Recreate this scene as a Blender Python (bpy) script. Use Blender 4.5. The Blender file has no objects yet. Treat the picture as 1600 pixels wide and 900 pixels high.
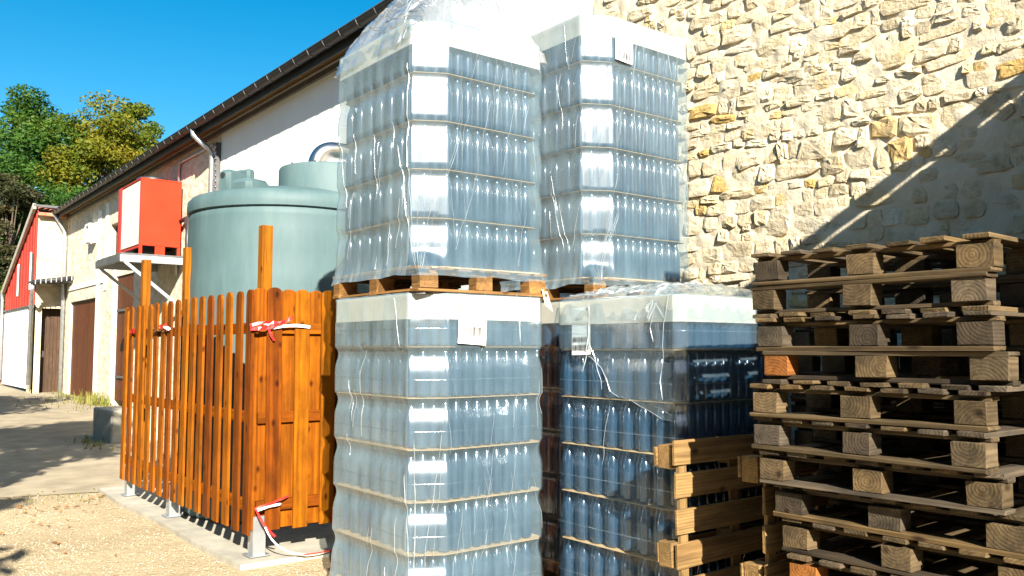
import bpy, math, random
import numpy as np
from mathutils import Vector, Matrix, Euler, noise as mn

R = math.radians
rng = random.Random(7)
nrng = np.random.default_rng(11)
S = bpy.context.scene
COL = S.collection

# ------------------------------------------------------------------ camera, sky, sun, exposure
cam_d = bpy.data.cameras.new('camera')
cam_d.sensor_width = 36.0
cam_d.lens = 1340.0 / 1600.0 * 36.0
cam_d.clip_start = 0.05
cam_d.clip_end = 2000
cam = bpy.data.objects.new('camera', cam_d)
COL.objects.link(cam)
cam.location = (0, 0, 1.62)
cam.rotation_euler = (R(90 + 4.05), 0, R(-38.2))
S.camera = cam

SUN = Vector((0.42, 1.0, -0.575)).normalized()          # direction the light travels
to_sun = -SUN
elev = math.asin(to_sun.z)
azim = math.atan2(to_sun.x, to_sun.y)                   # from +Y, clockwise

W = bpy.data.worlds.new('World')
S.world = W
W.use_nodes = True
wn, wl = W.node_tree.nodes, W.node_tree.links
sky = wn.new('ShaderNodeTexSky')
sky.sky_type = 'NISHITA'
sky.sun_disc = False
sky.sun_elevation = elev
sky.sun_rotation = azim
sky.air_density = 1.0
sky.dust_density = 0.6
sky.ozone_density = 2.2
hs = wn.new('ShaderNodeHueSaturation')
hs.inputs['Hue'].default_value = 0.486
hs.inputs['Saturation'].default_value = 1.52
hs.inputs['Value'].default_value = 1.0
wl.new(sky.outputs[0], hs.inputs['Color'])
wl.new(hs.outputs[0], wn['Background'].inputs[0])
wn['Background'].inputs[1].default_value = 0.052

sun_d = bpy.data.lights.new('sun', 'SUN')
sun_d.energy = 5.0
sun_d.angle = R(0.5)
sun_d.color = (1.0, 0.93, 0.80)
sun = bpy.data.objects.new('sun', sun_d)
COL.objects.link(sun)
sun.rotation_euler = SUN.to_track_quat('-Z', 'Y').to_euler()
sun.location = (-8, -10, 14)

S.view_settings.view_transform = 'Standard'
S.view_settings.look = 'None'
S.view_settings.exposure = 1.68
S.view_settings.gamma = 1.0
S.render.engine = 'CYCLES'
S.cycles.use_denoising = True
S.cycles.max_bounces = 10
S.cycles.transparent_max_bounces = 24
S.cycles.caustics_reflective = False
S.cycles.caustics_refractive = False


# ------------------------------------------------------------------ material helpers
def nt(name):
    m = bpy.data.materials.new(name)
    m.use_nodes = True
    n, l = m.node_tree.nodes, m.node_tree.links
    return m, n, l, n['Principled BSDF']


def ramp(n, stops):
    r = n.new('ShaderNodeValToRGB')
    e = r.color_ramp.elements
    while len(e) < len(stops):
        e.new(0.5)
    for k, (p, c) in enumerate(stops):
        e[k].position = p
        e[k].color = (c[0], c[1], c[2], 1)
    return r


def noise(n, l, vec, scale, detail=4, rough=0.55, dist=0.0):
    t = n.new('ShaderNodeTexNoise')
    t.inputs['Scale'].default_value = scale
    t.inputs['Detail'].default_value = detail
    t.inputs['Roughness'].default_value = rough
    t.inputs['Distortion'].default_value = dist
    if vec is not None:
        l.new(vec, t.inputs['Vector'])
    return t


def coords(n, l, kind='Object', scale=(1, 1, 1), rnd=False):
    tc = n.new('ShaderNodeTexCoord')
    mp = n.new('ShaderNodeMapping')
    mp.inputs['Scale'].default_value = scale
    l.new(tc.outputs[kind], mp.inputs['Vector'])
    if rnd:
        oi = n.new('ShaderNodeObjectInfo')
        mu = n.new('ShaderNodeMath')
        mu.operation = 'MULTIPLY'
        mu.inputs[1].default_value = 57.0
        l.new(oi.outputs['Random'], mu.inputs[0])
        l.new(mu.outputs[0], mp.inputs['Location'])
    return mp.outputs[0]


def mixc(n, l, fac, a, b, mode='MIX'):
    m = n.new('ShaderNodeMix')
    m.data_type = 'RGBA'
    m.blend_type = mode
    for s, v in ((m.inputs[0], fac), (m.inputs[6], a), (m.inputs[7], b)):
        if isinstance(v, (int, float)):
            s.default_value = v
        elif isinstance(v, tuple):
            s.default_value = (v[0], v[1], v[2], 1)
        else:
            l.new(v, s)
    return m.outputs[2]


def bump(n, l, b, h, strength, dist=0.01, prev=None):
    bp = n.new('ShaderNodeBump')
    bp.inputs['Strength'].default_value = strength
    bp.inputs['Distance'].default_value = dist
    l.new(h, bp.inputs['Height'])
    if prev is not None:
        l.new(prev, bp.inputs['Normal'])
    if b is not None:
        l.new(bp.outputs[0], b.inputs['Normal'])
    return bp.outputs[0]


def plain(name, c1, c2=None, rough=0.6, scale=6.0, bs=60.0, bstr=0.15, bdist=0.004, metal=0.0, spec=0.5,
          stretch=(1, 1, 1), rnd=False, p=(0.35, 0.65), rvar=0.0):
    m, n, l, b = nt(name)
    v = coords(n, l, 'Object', stretch, rnd)
    t = noise(n, l, v, scale, 6, 0.6)
    r = ramp(n, [(p[0], c1), (p[1], c2 or c1)])
    l.new(t.outputs[0], r.inputs[0])
    l.new(r.outputs[0], b.inputs['Base Color'])
    b.inputs['Roughness'].default_value = rough
    b.inputs['Metallic'].default_value = metal
    b.inputs['Specular IOR Level'].default_value = spec
    if bstr > 0:
        t2 = noise(n, l, v, bs, 4, 0.6)
        bump(n, l, b, t2.outputs[0], bstr, bdist)
    return m


def wood(name, tones, rough=0.75, grain=1.0, ringf=150.0, rnd=True, dirt=0.5, spec=0.25, bstr=0.5):
    """boards are built with their length along local X, so the grain runs with it"""
    m, n, l, b = nt(name)
    v = coords(n, l, 'Object', (1.6, 38, 38), rnd)
    g = noise(n, l, v, 1.0 * grain, 6, 0.65, 0.6)
    v2 = coords(n, l, 'Object', (3, 6, 6), rnd)
    pat = noise(n, l, v2, 1.2, 5, 0.6)
    # growth rings about an axis outside the piece
    tc = n.new('ShaderNodeTexCoord')
    mp = n.new('ShaderNodeMapping')
    mp.inputs['Location'].default_value = (0, 0.02, 0.055)
    mp.inputs['Scale'].default_value = (0.12, 1, 1)
    l.new(tc.outputs['Object'], mp.inputs[0])
    oj = n.new('ShaderNodeObjectInfo')
    cb = n.new('ShaderNodeCombineXYZ')
    for ax, (mul, lo, rg) in ((1, (31.7, -0.05, 0.10)), (2, (77.3, -0.09, 0.18))):
        m1 = n.new('ShaderNodeMath')
        m1.operation = 'MULTIPLY'
        m1.inputs[1].default_value = mul
        l.new(oj.outputs['Random'], m1.inputs[0])
        m2 = n.new('ShaderNodeMath')
        m2.operation = 'FRACT'
        l.new(m1.outputs[0], m2.inputs[0])
        m3 = n.new('ShaderNodeMath')
        m3.operation = 'MULTIPLY_ADD'
        m3.inputs[1].default_value = rg
        m3.inputs[2].default_value = lo
        l.new(m2.outputs[0], m3.inputs[0])
        l.new(m3.outputs[0], cb.inputs[ax])
    l.new(cb.outputs[0], mp.inputs['Location'])
    vk = coords(n, l, 'Object', (4.5, 8, 8), rnd)
    kn = n.new('ShaderNodeTexVoronoi')
    kn.inputs['Scale'].default_value = 1.0
    l.new(vk, kn.inputs['Vector'])
    ring = n.new('ShaderNodeTexWave')
    ring.wave_type = 'RINGS'
    ring.rings_direction = 'X'
    ring.inputs['Scale'].default_value = ringf / 6.283
    ring.inputs['Distortion'].default_value = 2.2
    ring.inputs['Detail'].default_value = 3
    l.new(mp.outputs[0], ring.inputs[0])
    oi = n.new('ShaderNodeObjectInfo')
    k = len(tones)
    r = ramp(n, [((i + 0.5) / k, t) for i, t in enumerate(tones)])
    r.color_ramp.interpolation = 'LINEAR'
    l.new(oi.outputs['Random'], r.inputs[0])
    gr = ramp(n, [(0.3, (0.45, 0.42, 0.40)), (0.62, (1.08, 1.05, 1.0))])
    l.new(g.outputs[0], gr.inputs[0])
    c = mixc(n, l, 0.85, r.outputs[0], gr.outputs[0], 'MULTIPLY')
    rr = ramp(n, [(0.1, (0.62, 0.55, 0.48)), (0.8, (1, 1, 1))])
    l.new(ring.outputs[0], rr.inputs[0])
    c = mixc(n, l, 0.6, c, rr.outputs[0], 'MULTIPLY')
    pr = ramp(n, [(0.35, (0.42, 0.42, 0.44)), (0.6, (1.05, 1.0, 0.95))])
    l.new(pat.outputs[0], pr.inputs[0])
    c = mixc(n, l, dirt, c, pr.outputs[0], 'MULTIPLY')
    kr = ramp(n, [(0.06, (0.16, 0.10, 0.07)), (0.11, (0.55, 0.48, 0.42)), (0.17, (1, 1, 1))])
    l.new(kn.outputs['Distance'], kr.inputs[0])
    c = mixc(n, l, 0.85, c, kr.outputs[0], 'MULTIPLY')
    l.new(c, b.inputs['Base Color'])
    b.inputs['Roughness'].default_value = rough
    b.inputs['Specular IOR Level'].default_value = spec
    nb = bump(n, l, None, g.outputs[0], bstr, 0.004)
    bump(n, l, b, ring.outputs[0], bstr * 0.5, 0.002, nb)
    return m


MT = {}
MT['pallet'] = wood('weathered_pallet_wood', [(0.095, 0.072, 0.040), (0.145, 0.108, 0.058), (0.085, 0.072, 0.052), (0.17, 0.118, 0.052), (0.13, 0.112, 0.086), (0.065, 0.052, 0.036)], dirt=0.9)
MT['pallet_fresh'] = wood('pale_pallet_wood', [(0.29, 0.185, 0.075), (0.25, 0.165, 0.07), (0.32, 0.21, 0.085)], dirt=0.5)
MT['pallet_orange'] = wood('orange_pallet_block_wood', [(0.30, 0.12, 0.028), (0.26, 0.10, 0.025)], dirt=0.3)
MT['pallet_load'] = wood('brown_pallet_wood', [(0.33, 0.175, 0.06), (0.38, 0.20, 0.065), (0.26, 0.15, 0.06)], dirt=0.4)
MT['fence'] = wood('stained_fence_wood', [(0.22, 0.058, 0.0016), (0.34, 0.108, 0.0026), (0.27, 0.078, 0.002), (0.36, 0.122, 0.003), (0.20, 0.05, 0.0015)], rough=0.6, dirt=0.7, ringf=60, spec=0.12, bstr=0.2)
MT['fence_post'] = wood('yellow_fence_post_wood', [(0.34, 0.125, 0.005), (0.30, 0.105, 0.005)], rough=0.6, dirt=0.3, ringf=60, bstr=0.2, spec=0.12)
MT['door_brown'] = wood('brown_door_wood', [(0.12, 0.035, 0.012), (0.15, 0.045, 0.014)], rough=0.6, dirt=0.4, bstr=0.2)
MT['door_dark'] = wood('dark_door_wood', [(0.10, 0.055, 0.03), (0.085, 0.05, 0.03)], rough=0.65, dirt=0.4, bstr=0.2)
MT['cardboard'] = plain('cream_cardboard', (0.62, 0.55, 0.44), (0.70, 0.63, 0.52), 0.8, 3, 40, 0.08)
MT['sheet'] = plain('tan_layer_card', (0.52, 0.35, 0.17), (0.62, 0.43, 0.22), 0.85, 5, 40, 0.05)
MT['paper'] = plain('white_label_paper', (0.80, 0.80, 0.78), (0.84, 0.84, 0.82), 0.6, 5, 30, 0.02)
MT['ink'] = plain('grey_label_ink', (0.035, 0.035, 0.04), (0.06, 0.06, 0.065), 0.8, 50, 30, 0.0)
MT['zinc'] = plain('galvanised_zinc', (0.42, 0.45, 0.47), (0.54, 0.57, 0.60), 0.42, 7, 60, 0.08, 0.002, 0.75)
MT['steel'] = plain('brushed_stainless', (0.62, 0.60, 0.56), (0.68, 0.66, 0.62), 0.28, 5, 60, 0.05, 0.001, 1.0)
MT['gutter'] = plain('dark_gutter_metal', (0.018, 0.018, 0.02), (0.032, 0.032, 0.035), 0.55, 4, 30, 0.1, 0.003, 0.2)
MT['soffit'] = wood('brown_soffit_wood', [(0.28, 0.18, 0.07), (0.24, 0.15, 0.06)], rough=0.7, dirt=0.4)
MT['roof'] = plain('dark_roof_slate', (0.06, 0.06, 0.065), (0.10, 0.10, 0.105), 0.7, 3, 20, 0.3)
MT['white_wall'] = plain('white_render', (0.80, 0.79, 0.76), (0.86, 0.85, 0.83), 0.9, 0.8, 25, 0.25, 0.006)
MT['concrete'] = plain('grey_concrete', (0.30, 0.28, 0.23), (0.42, 0.39, 0.32), 0.9, 5, 45, 0.5, 0.006)
MT['red'] = plain('orange_red_paint', (0.42, 0.028, 0.008), (0.47, 0.035, 0.010), 0.5, 2, 30, 0.03, spec=0.2)
MT['red_dark'] = plain('dark_red_paint', (0.42, 0.012, 0.010), (0.48, 0.016, 0.012), 0.4, 3, 30, 0.03)
MT['red_tin'] = plain('red_painted_cladding', (0.40, 0.022, 0.012), (0.50, 0.035, 0.018), 0.6, 4, 14, 0.4, 0.02)
MT['cream_panel'] = plain('cream_filter_panel', (0.62, 0.58, 0.46), (0.78, 0.75, 0.66), 0.75, 6, 30, 0.1, 0.003, stretch=(1, 4, 0.6))
MT['black'] = plain('black_plastic', (0.02, 0.02, 0.022), (0.03, 0.03, 0.033), 0.45, 5, 30, 0.05)
MT['iron'] = plain('dark_grey_steel', (0.10, 0.10, 0.105), (0.16, 0.16, 0.165), 0.5, 6, 40, 0.1, 0.002, 0.4)
MT['iron_light'] = plain('grey_painted_steel', (0.30, 0.31, 0.32), (0.36, 0.37, 0.38), 0.5, 6, 40, 0.1, 0.002, 0.2)
MT['tile'] = plain('mossy_red_roof_tile', (0.36, 0.10, 0.05), (0.50, 0.24, 0.15), 0.85, 9, 30, 0.4, 0.01)
MT['white_paint'] = plain('white_painted_boards', (0.72, 0.73, 0.72), (0.82, 0.83, 0.82), 0.7, 4, 30, 0.1)
MT['tape_white'] = plain('white_barrier_tape', (0.82, 0.80, 0.78), None, 0.4, 4, 30, 0.0)
MT['tape_red'] = plain('red_barrier_tape', (0.72, 0.03, 0.03), None, 0.4, 4, 30, 0.0)
MT['bark'] = plain('grey_brown_bark', (0.07, 0.05, 0.035), (0.13, 0.10, 0.07), 0.9, 8, 20, 0.8, 0.03)
MT['gravel_stone'] = plain('pale_gravel_stone', (0.42, 0.35, 0.24), (0.62, 0.55, 0.42), 0.9, 3, 80, 0.2)
MT['dead_leaf'] = plain('brown_dead_leaf', (0.30, 0.10, 0.02), (0.42, 0.20, 0.05), 0.7, 20, 30, 0.0)


def tank_mat():
    m, n, l, b = nt('blue_green_tank_plastic')
    v = coords(n, l, 'Object', (1, 1, 0.25))
    t = noise(n, l, v, 2.2, 6, 0.65)
    r = ramp(n, [(0.3, (0.055, 0.098, 0.108)), (0.55, (0.078, 0.130, 0.138)), (0.75, (0.11, 0.165, 0.168))])
    l.new(t.outputs[0], r.inputs[0])
    t3 = noise(n, l, coords(n, l, 'Object', (9, 9, 0.6)), 2.0, 4, 0.6)
    r3 = ramp(n, [(0.62, (1, 1, 1)), (0.78, (0.8, 0.82, 0.8))])
    l.new(t3.outputs[0], r3.inputs[0])
    l.new(mixc(n, l, 0.7, r.outputs[0], r3.outputs[0], 'MULTIPLY'), b.inputs['Base Color'])
    b.inputs['Roughness'].default_value = 0.58
    b.inputs['Specular IOR Level'].default_value = 0.3
    t2 = noise(n, l, coords(n, l), 90, 3)
    bump(n, l, b, t2.outputs[0], 0.06, 0.003)
    return m


def bottle_mat():
    m, n, l, b = nt('blue_grey_bottle_glass')
    b.inputs['Base Color'].default_value = (0.013, 0.045, 0.090, 1)
    b.inputs['Roughness'].default_value = 0.2
    b.inputs['IOR'].default_value = 1.52
    b.inputs['Specular IOR Level'].default_value = 0.9
    b.inputs['Transmission Weight'].default_value = 0.12
    b.inputs['Coat Weight'].default_value = 1.0
    b.inputs['Coat Roughness'].default_value = 0.11
    return m


def film_mat(name, haze=0.16, gl=0.09, rough=0.24, wr=0.35, col=(0.28, 0.43, 0.53)):
    m = bpy.data.materials.new(name)
    m.use_nodes = True
    n, l = m.node_tree.nodes, m.node_tree.links
    n.clear()
    out = n.new('ShaderNodeOutputMaterial')
    tr = n.new('ShaderNodeBsdfTransparent')
    tr.inputs[0].default_value = (0.93, 0.96, 0.97, 1)
    df = n.new('ShaderNodeBsdfDiffuse')
    df.inputs[0].default_value = (*col, 1)
    tl = n.new('ShaderNodeBsdfTranslucent')
    tl.inputs[0].default_value = (*col, 1)
    gs = n.new('ShaderNodeBsdfGlossy')
    gs.inputs['Color'].default_value = (0.95, 0.97, 1, 1)
    gs.inputs['Roughness'].default_value = rough
    v = coords(n, l, 'Object', (1, 1, 0.35))
    t = noise(n, l, v, 5.0, 5, 0.6, 0.3)
    mr = n.new('ShaderNodeMapRange')
    mr.inputs[1].default_value = 0.25
    mr.inputs[2].default_value = 0.8
    mr.inputs[3].default_value = haze * 0.55
    mr.inputs[4].default_value = haze * 1.6
    l.new(t.outputs[0], mr.inputs[0])
    v2 = coords(n, l, 'Object', (1, 1, 0.16))
    w = noise(n, l, v2, 38.0, 4, 0.65, 0.8)
    w2 = noise(n, l, v, 9.0, 3, 0.55, 0.4)
    bp = bump(n, l, None, w.outputs[0], wr, 0.004)
    bp = bump(n, l, None, w2.outputs[0], wr, 0.012, bp)
    l.new(bp, gs.inputs['Normal'])
    l.new(bp, df.inputs['Normal'])
    dm = n.new('ShaderNodeMixShader')
    dm.inputs[0].default_value = 0.35
    l.new(df.outputs[0], dm.inputs[1])
    l.new(tl.outputs[0], dm.inputs[2])
    m1 = n.new('ShaderNodeMixShader')
    l.new(mr.outputs[0], m1.inputs[0])
    l.new(tr.outputs[0], m1.inputs[1])
    l.new(dm.outputs[0], m1.inputs[2])
    # reflectance of a thin sheet, the same from either side (Schlick)
    ge = n.new('ShaderNodeNewGeometry')
    dt = n.new('ShaderNodeVectorMath')
    dt.operation = 'DOT_PRODUCT'
    l.new(ge.outputs['Incoming'], dt.inputs[0])
    l.new(bp, dt.inputs[1])
    ab = n.new('ShaderNodeMath')
    ab.operation = 'ABSOLUTE'
    l.new(dt.outputs['Value'], ab.inputs[0])
    iv = n.new('ShaderNodeMath')
    iv.operation = 'SUBTRACT'
    iv.inputs[0].default_value = 1.0
    iv.use_clamp = True
    l.new(ab.outputs[0], iv.inputs[1])
    pw = n.new('ShaderNodeMath')
    pw.operation = 'POWER'
    pw.inputs[1].default_value = 5.0
    l.new(iv.outputs[0], pw.inputs[0])
    fr = n.new('ShaderNodeMath')
    fr.operation = 'MULTIPLY_ADD'
    fr.inputs[1].default_value = 0.9
    fr.inputs[2].default_value = 0.045
    l.new(pw.outputs[0], fr.inputs[0])
    ad = n.new('ShaderNodeMath')
    ad.operation = 'MULTIPLY_ADD'
    ad.inputs[1].default_value = 1.0
    ad.inputs[2].default_value = gl
    ad.use_clamp = True
    l.new(fr.outputs[0], ad.inputs[0])
    m2 = n.new('ShaderNodeMixShader')
    l.new(ad.outputs[0], m2.inputs[0])
    l.new(m1.outputs[0], m2.inputs[1])
    l.new(gs.outputs[0], m2.inputs[2])
    l.new(m2.outputs[0], out.inputs[0])
    return m


MT['tank'] = tank_mat()
MT['bottle'] = bottle_mat()
MT['film'] = film_mat('stretch_film', 0.24, 0.04, 0.25, 0.12)
MT['film_milky'] = film_mat('milky_stretch_film', 0.38, 0.05, 0.27, 0.12, (0.44, 0.58, 0.65))
MT['film_thin'] = film_mat('thin_stretch_film', 0.10, 0.05, 0.2, 0.16, (0.42, 0.58, 0.70))
MT['film_clear'] = film_mat('clear_shrink_film', 0.05, 0.02, 0.16, 0.10, (0.12, 0.34, 0.62))
MT['film_crumple'] = film_mat('crumpled_stretch_film', 0.17, 0.15, 0.10, 0.3, (0.85, 0.87, 0.88))
MT['film_fold'] = film_mat('folded_stretch_film', 0.8, 0.25, 0.2, 0.1)
for _n in MT['film_fold'].node_tree.nodes:
    if _n.type in ('BSDF_DIFFUSE', 'BSDF_TRANSLUCENT'):
        _n.inputs[0].default_value = (0.7, 0.76, 0.8, 1)


MT['film_line'] = film_mat('film_overlap_line', 0.22, 0.08, 0.2, 0.05)


def limestone():
    m, n, l, b = nt('pale_rubble_limestone')
    v = coords(n, l, 'Object', (1, 1, 1), True)
    oi = n.new('ShaderNodeObjectInfo')
    geo = n.new('ShaderNodeNewGeometry')
    add = n.new('ShaderNodeMath')
    add.operation = 'ADD'
    l.new(oi.outputs['Random'], add.inputs[0])
    l.new(geo.outputs['Random Per Island'], add.inputs[1])
    fr = n.new('ShaderNodeMath')
    fr.operation = 'FRACT'
    l.new(add.outputs[0], fr.inputs[0])
    r = ramp(n, [(0.0, (0.58, 0.49, 0.34)), (0.35, (0.69, 0.60, 0.44)), (0.6, (0.64, 0.53, 0.34)), (0.86, (0.74, 0.67, 0.52)), (0.975, (0.62, 0.42, 0.16))])
    l.new(fr.outputs[0], r.inputs[0])
    t = noise(n, l, v, 11, 7, 0.68)
    rr = ramp(n, [(0.3, (0.62, 0.55, 0.44)), (0.55, (1, 1, 1)), (0.75, (1.06, 0.98, 0.80))])
    l.new(t.outputs[0], rr.inputs[0])
    c = mixc(n, l, 0.75, r.outputs[0], rr.outputs[0], 'MULTIPLY')
    ty = noise(n, l, v, 5.0, 4, 0.6)
    ry = ramp(n, [(0.58, (0, 0, 0)), (0.78, (1, 1, 1))])
    l.new(ty.outputs[0], ry.inputs[0])
    c = mixc(n, l, ry.outputs[0], c, (0.55, 0.36, 0.12))
    l.new(c, b.inputs['Base Color'])
    b.inputs['Roughness'].default_value = 0.95
    b.inputs['Specular IOR Level'].default_value = 0.15
    t1 = noise(n, l, v, 22, 8, 0.7)
    t2 = noise(n, l, v, 120, 3, 0.6)
    nb = bump(n, l, None, t1.outputs[0], 0.9, 0.025)
    bump(n, l, b, t2.outputs[0], 0.5, 0.004, nb)
    return m


def mortar(name, c1, c2, f=1.0):
    m, n, l, b = nt(name)
    v = coords(n, l, 'Object')
    t = noise(n, l, v, 4 * f, 7, 0.65)
    r = ramp(n, [(0.3, c1), (0.7, c2)])
    l.new(t.outputs[0], r.inputs[0])
    l.new(r.outputs[0], b.inputs['Base Color'])
    b.inputs['Roughness'].default_value = 0.97
    b.inputs['Specular IOR Level'].default_value = 0.1
    t1 = noise(n, l, v, 16 * f, 8, 0.7)
    t2 = noise(n, l, v, 110 * f, 3, 0.6)
    nb = bump(n, l, None, t1.outputs[0], 0.7, 0.02)
    bump(n, l, b, t2.outputs[0], 0.5, 0.004, nb)
    return m


def far_rubble(name, c1, c2, sc=5.0, st=1.0):
    m, n, l, b = nt(name)
    v = coords(n, l, 'Object', (1, 1, 1.5))
    wv = noise(n, l, v, 3, 3)
    mx = n.new('ShaderNodeVectorMath')
    mx.operation = 'MULTIPLY_ADD'
    mx.inputs[1].default_value = (0.25, 0.25, 0.25)
    l.new(wv.outputs[1], mx.inputs[0])
    l.new(v, mx.inputs[2])
    vo = n.new('ShaderNodeTexVoronoi')
    vo.feature = 'F1'
    vo.inputs['Scale'].default_value = sc
    l.new(mx.outputs[0], vo.inputs['Vector'])
    t = noise(n, l, v, 2.5, 6, 0.65)
    r = ramp(n, [(0.3, c1), (0.7, c2)])
    l.new(t.outputs[0], r.inputs[0])
    r2 = ramp(n, [(0.35, (1, 1, 1)), (0.75, (0.72, 0.68, 0.6))])
    l.new(vo.outputs['Distance'], r2.inputs[0])
    l.new(mixc(n, l, 0.6, r.outputs[0], r2.outputs[0], 'MULTIPLY'), b.inputs['Base Color'])
    b.inputs['Roughness'].default_value = 0.95
    b.inputs['Specular IOR Level'].default_value = 0.1
    inv = n.new('ShaderNodeMath')
    inv.operation = 'MULTIPLY'
    inv.inputs[1].default_value = -1
    l.new(vo.outputs['Distance'], inv.inputs[0])
    nb = bump(n, l, None, inv.outputs[0], 0.6 * st, 0.06)
    t2 = noise(n, l, v, 18, 6, 0.7)
    bump(n, l, b, t2.outputs[0], 0.5 * st, 0.03, nb)
    return m


MT['stone'] = limestone()
MT['mortar'] = mortar('pale_lime_mortar', (0.58, 0.50, 0.37), (0.71, 0.63, 0.48))
MT['far_rubble'] = far_rubble('cream_rubble_and_render', (0.62, 0.55, 0.42), (0.76, 0.70, 0.58), 5.0, 0.45)
MT['annex_stone'] = far_rubble('yellowish_annex_stone', (0.52, 0.42, 0.26), (0.70, 0.62, 0.47), 3.5)


def ground_mat():
    m, n, l, b = nt('beige_gravel_ground')
    v = coords(n, l, 'Object')
    big = noise(n, l, v, 0.6, 5, 0.6)
    r = ramp(n, [(0.3, (0.33, 0.265, 0.165)), (0.7, (0.48, 0.395, 0.26))])
    l.new(big.outputs[0], r.inputs[0])
    vo = n.new('ShaderNodeTexVoronoi')
    vo.inputs['Scale'].default_value = 42
    l.new(v, vo.inputs['Vector'])
    hv = n.new('ShaderNodeSeparateColor')
    l.new(vo.outputs['Color'], hv.inputs[0])
    r2 = ramp(n, [(0.0, (0.82, 0.79, 0.74)), (1.0, (1.08, 1.06, 1.03))])
    l.new(hv.outputs[0], r2.inputs[0])
    c = mixc(n, l, 0.8, r.outputs[0], r2.outputs[0], 'MULTIPLY')
    l.new(c, b.inputs['Base Color'])
    b.inputs['Roughness'].default_value = 0.95
    b.inputs['Specular IOR Level'].default_value = 0.15
    inv = n.new('ShaderNodeMath')
    inv.operation = 'MULTIPLY'
    inv.inputs[1].default_value = -1
    l.new(vo.outputs['Distance'], inv.inputs[0])
    nb = bump(n, l, None, inv.outputs[0], 0.4, 0.015)
    t = noise(n, l, v, 7, 6, 0.7)
    bump(n, l, b, t.outputs[0], 0.5, 0.05, nb)
    return m


MT['ground'] = ground_mat()
MT['asphalt'] = plain('worn_grey_tarmac', (0.24, 0.195, 0.13), (0.36, 0.30, 0.205), 0.92, 2.4, 90, 0.6, 0.008)
MT['hill'] = plain('hillside_grass_and_scrub', (0.05, 0.09, 0.015), (0.16, 0.17, 0.03), 0.95, 0.25, 3, 0.6, 0.3)


def leaf_mat(name, stops):
    m, n, l, b = nt(name)
    geo = n.new('ShaderNodeNewGeometry')
    r = ramp(n, stops)
    t = noise(n, l, coords(n, l), 0.35, 3, 0.5)
    ma = n.new('ShaderNodeMath')
    ma.operation = 'MULTIPLY_ADD'
    ma.inputs[1].default_value = 0.35
    l.new(geo.outputs['Random Per Island'], ma.inputs[0])
    mb = n.new('ShaderNodeMath')
    mb.operation = 'MULTIPLY_ADD'
    mb.inputs[1].default_value = 1.6
    mb.inputs[2].default_value = -0.47
    l.new(t.outputs[0], mb.inputs[0])
    l.new(mb.outputs[0], ma.inputs[2])
    l.new(ma.outputs[0], r.inputs[0])
    l.new(r.outputs[0], b.inputs['Base Color'])
    b.inputs['Roughness'].default_value = 0.6
    b.inputs['Specular IOR Level'].default_value = 0.25
    tl = n.new('ShaderNodeBsdfTranslucent')
    l.new(r.outputs[0], tl.inputs[0])
    mx = n.new('ShaderNodeMixShader')
    mx.inputs[0].default_value = 0.3
    l.new(b.outputs[0], mx.inputs[1])
    l.new(tl.outputs[0], mx.inputs[2])
    l.new(mx.outputs[0], n['Material Output'].inputs[0])
    return m


MT['leaf_green'] = leaf_mat('fresh_green_leaves', [(0.1, (0.015, 0.05, 0.008)), (0.5, (0.04, 0.105, 0.012)), (0.9, (0.10, 0.145, 0.015))])
MT['leaf_yellow'] = leaf_mat('yellowing_leaves', [(0.1, (0.045, 0.085, 0.008)), (0.5, (0.13, 0.145, 0.010)), (0.9, (0.24, 0.18, 0.012))])
MT['leaf_olive'] = leaf_mat('olive_green_leaves', [(0.1, (0.035, 0.075, 0.008)), (0.5, (0.09, 0.135, 0.012)), (0.9, (0.18, 0.17, 0.015))])
MT['leaf_dark'] = leaf_mat('dark_brownish_needles', [(0.1, (0.02, 0.03, 0.01)), (0.5, (0.05, 0.05, 0.018)), (0.9, (0.10, 0.075, 0.03))])
MT['grass'] = leaf_mat('roadside_grass_blades', [(0.1, (0.10, 0.14, 0.02)), (0.5, (0.20, 0.20, 0.04)), (0.9, (0.30, 0.25, 0.08))])


# ------------------------------------------------------------------ mesh helpers
def link(name, me, parent=None, loc=(0, 0, 0), rot=(0, 0, 0)):
    o = bpy.data.objects.new(name, me)
    COL.objects.link(o)
    o.parent = parent
    o.location = loc
    o.rotation_euler = rot
    return o


def tag(o, label=None, cat=None, group=None, kind=None):
    if label:
        o['label'] = label
    if cat:
        o['category'] = cat
    if group:
        o['group'] = group
    if kind:
        o['kind'] = kind
    return o


def empty(name, loc, rot=(0, 0, 0), **k):
    o = link(name, None, None, loc, rot)
    o.empty_display_size = 0.2
    return tag(o, **k)


def mesh(name, v, f, m, smooth=False):
    me = bpy.data.meshes.new(name)
    me.from_pydata([tuple(map(float, p)) for p in v], [], f)
    if m is not None:
        me.materials.append(MT[m] if isinstance(m, str) else m)
    if smooth:
        me.polygons.foreach_set('use_smooth', [True] * len(me.polygons))
    me.update()
    return me


def mesh_np(name, v, quads, m, smooth=False):
    """v (N,3), quads (M,k): fast path for large meshes"""
    me = bpy.data.meshes.new(name)
    k = quads.shape[1]
    me.vertices.add(len(v))
    me.vertices.foreach_set('co', np.asarray(v, dtype=np.float32).ravel())
    me.loops.add(quads.size)
    me.loops.foreach_set('vertex_index', quads.astype(np.int32).ravel())
    me.polygons.add(len(quads))
    me.polygons.foreach_set('loop_start', np.arange(len(quads), dtype=np.int32) * k)
    me.polygons.foreach_set('loop_total', np.full(len(quads), k, dtype=np.int32))
    if smooth:
        me.polygons.foreach_set('use_smooth', np.ones(len(quads), dtype=bool))
    me.materials.append(MT[m] if isinstance(m, str) else m)
    me.update(calc_edges=True)
    me.validate()
    return me


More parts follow.
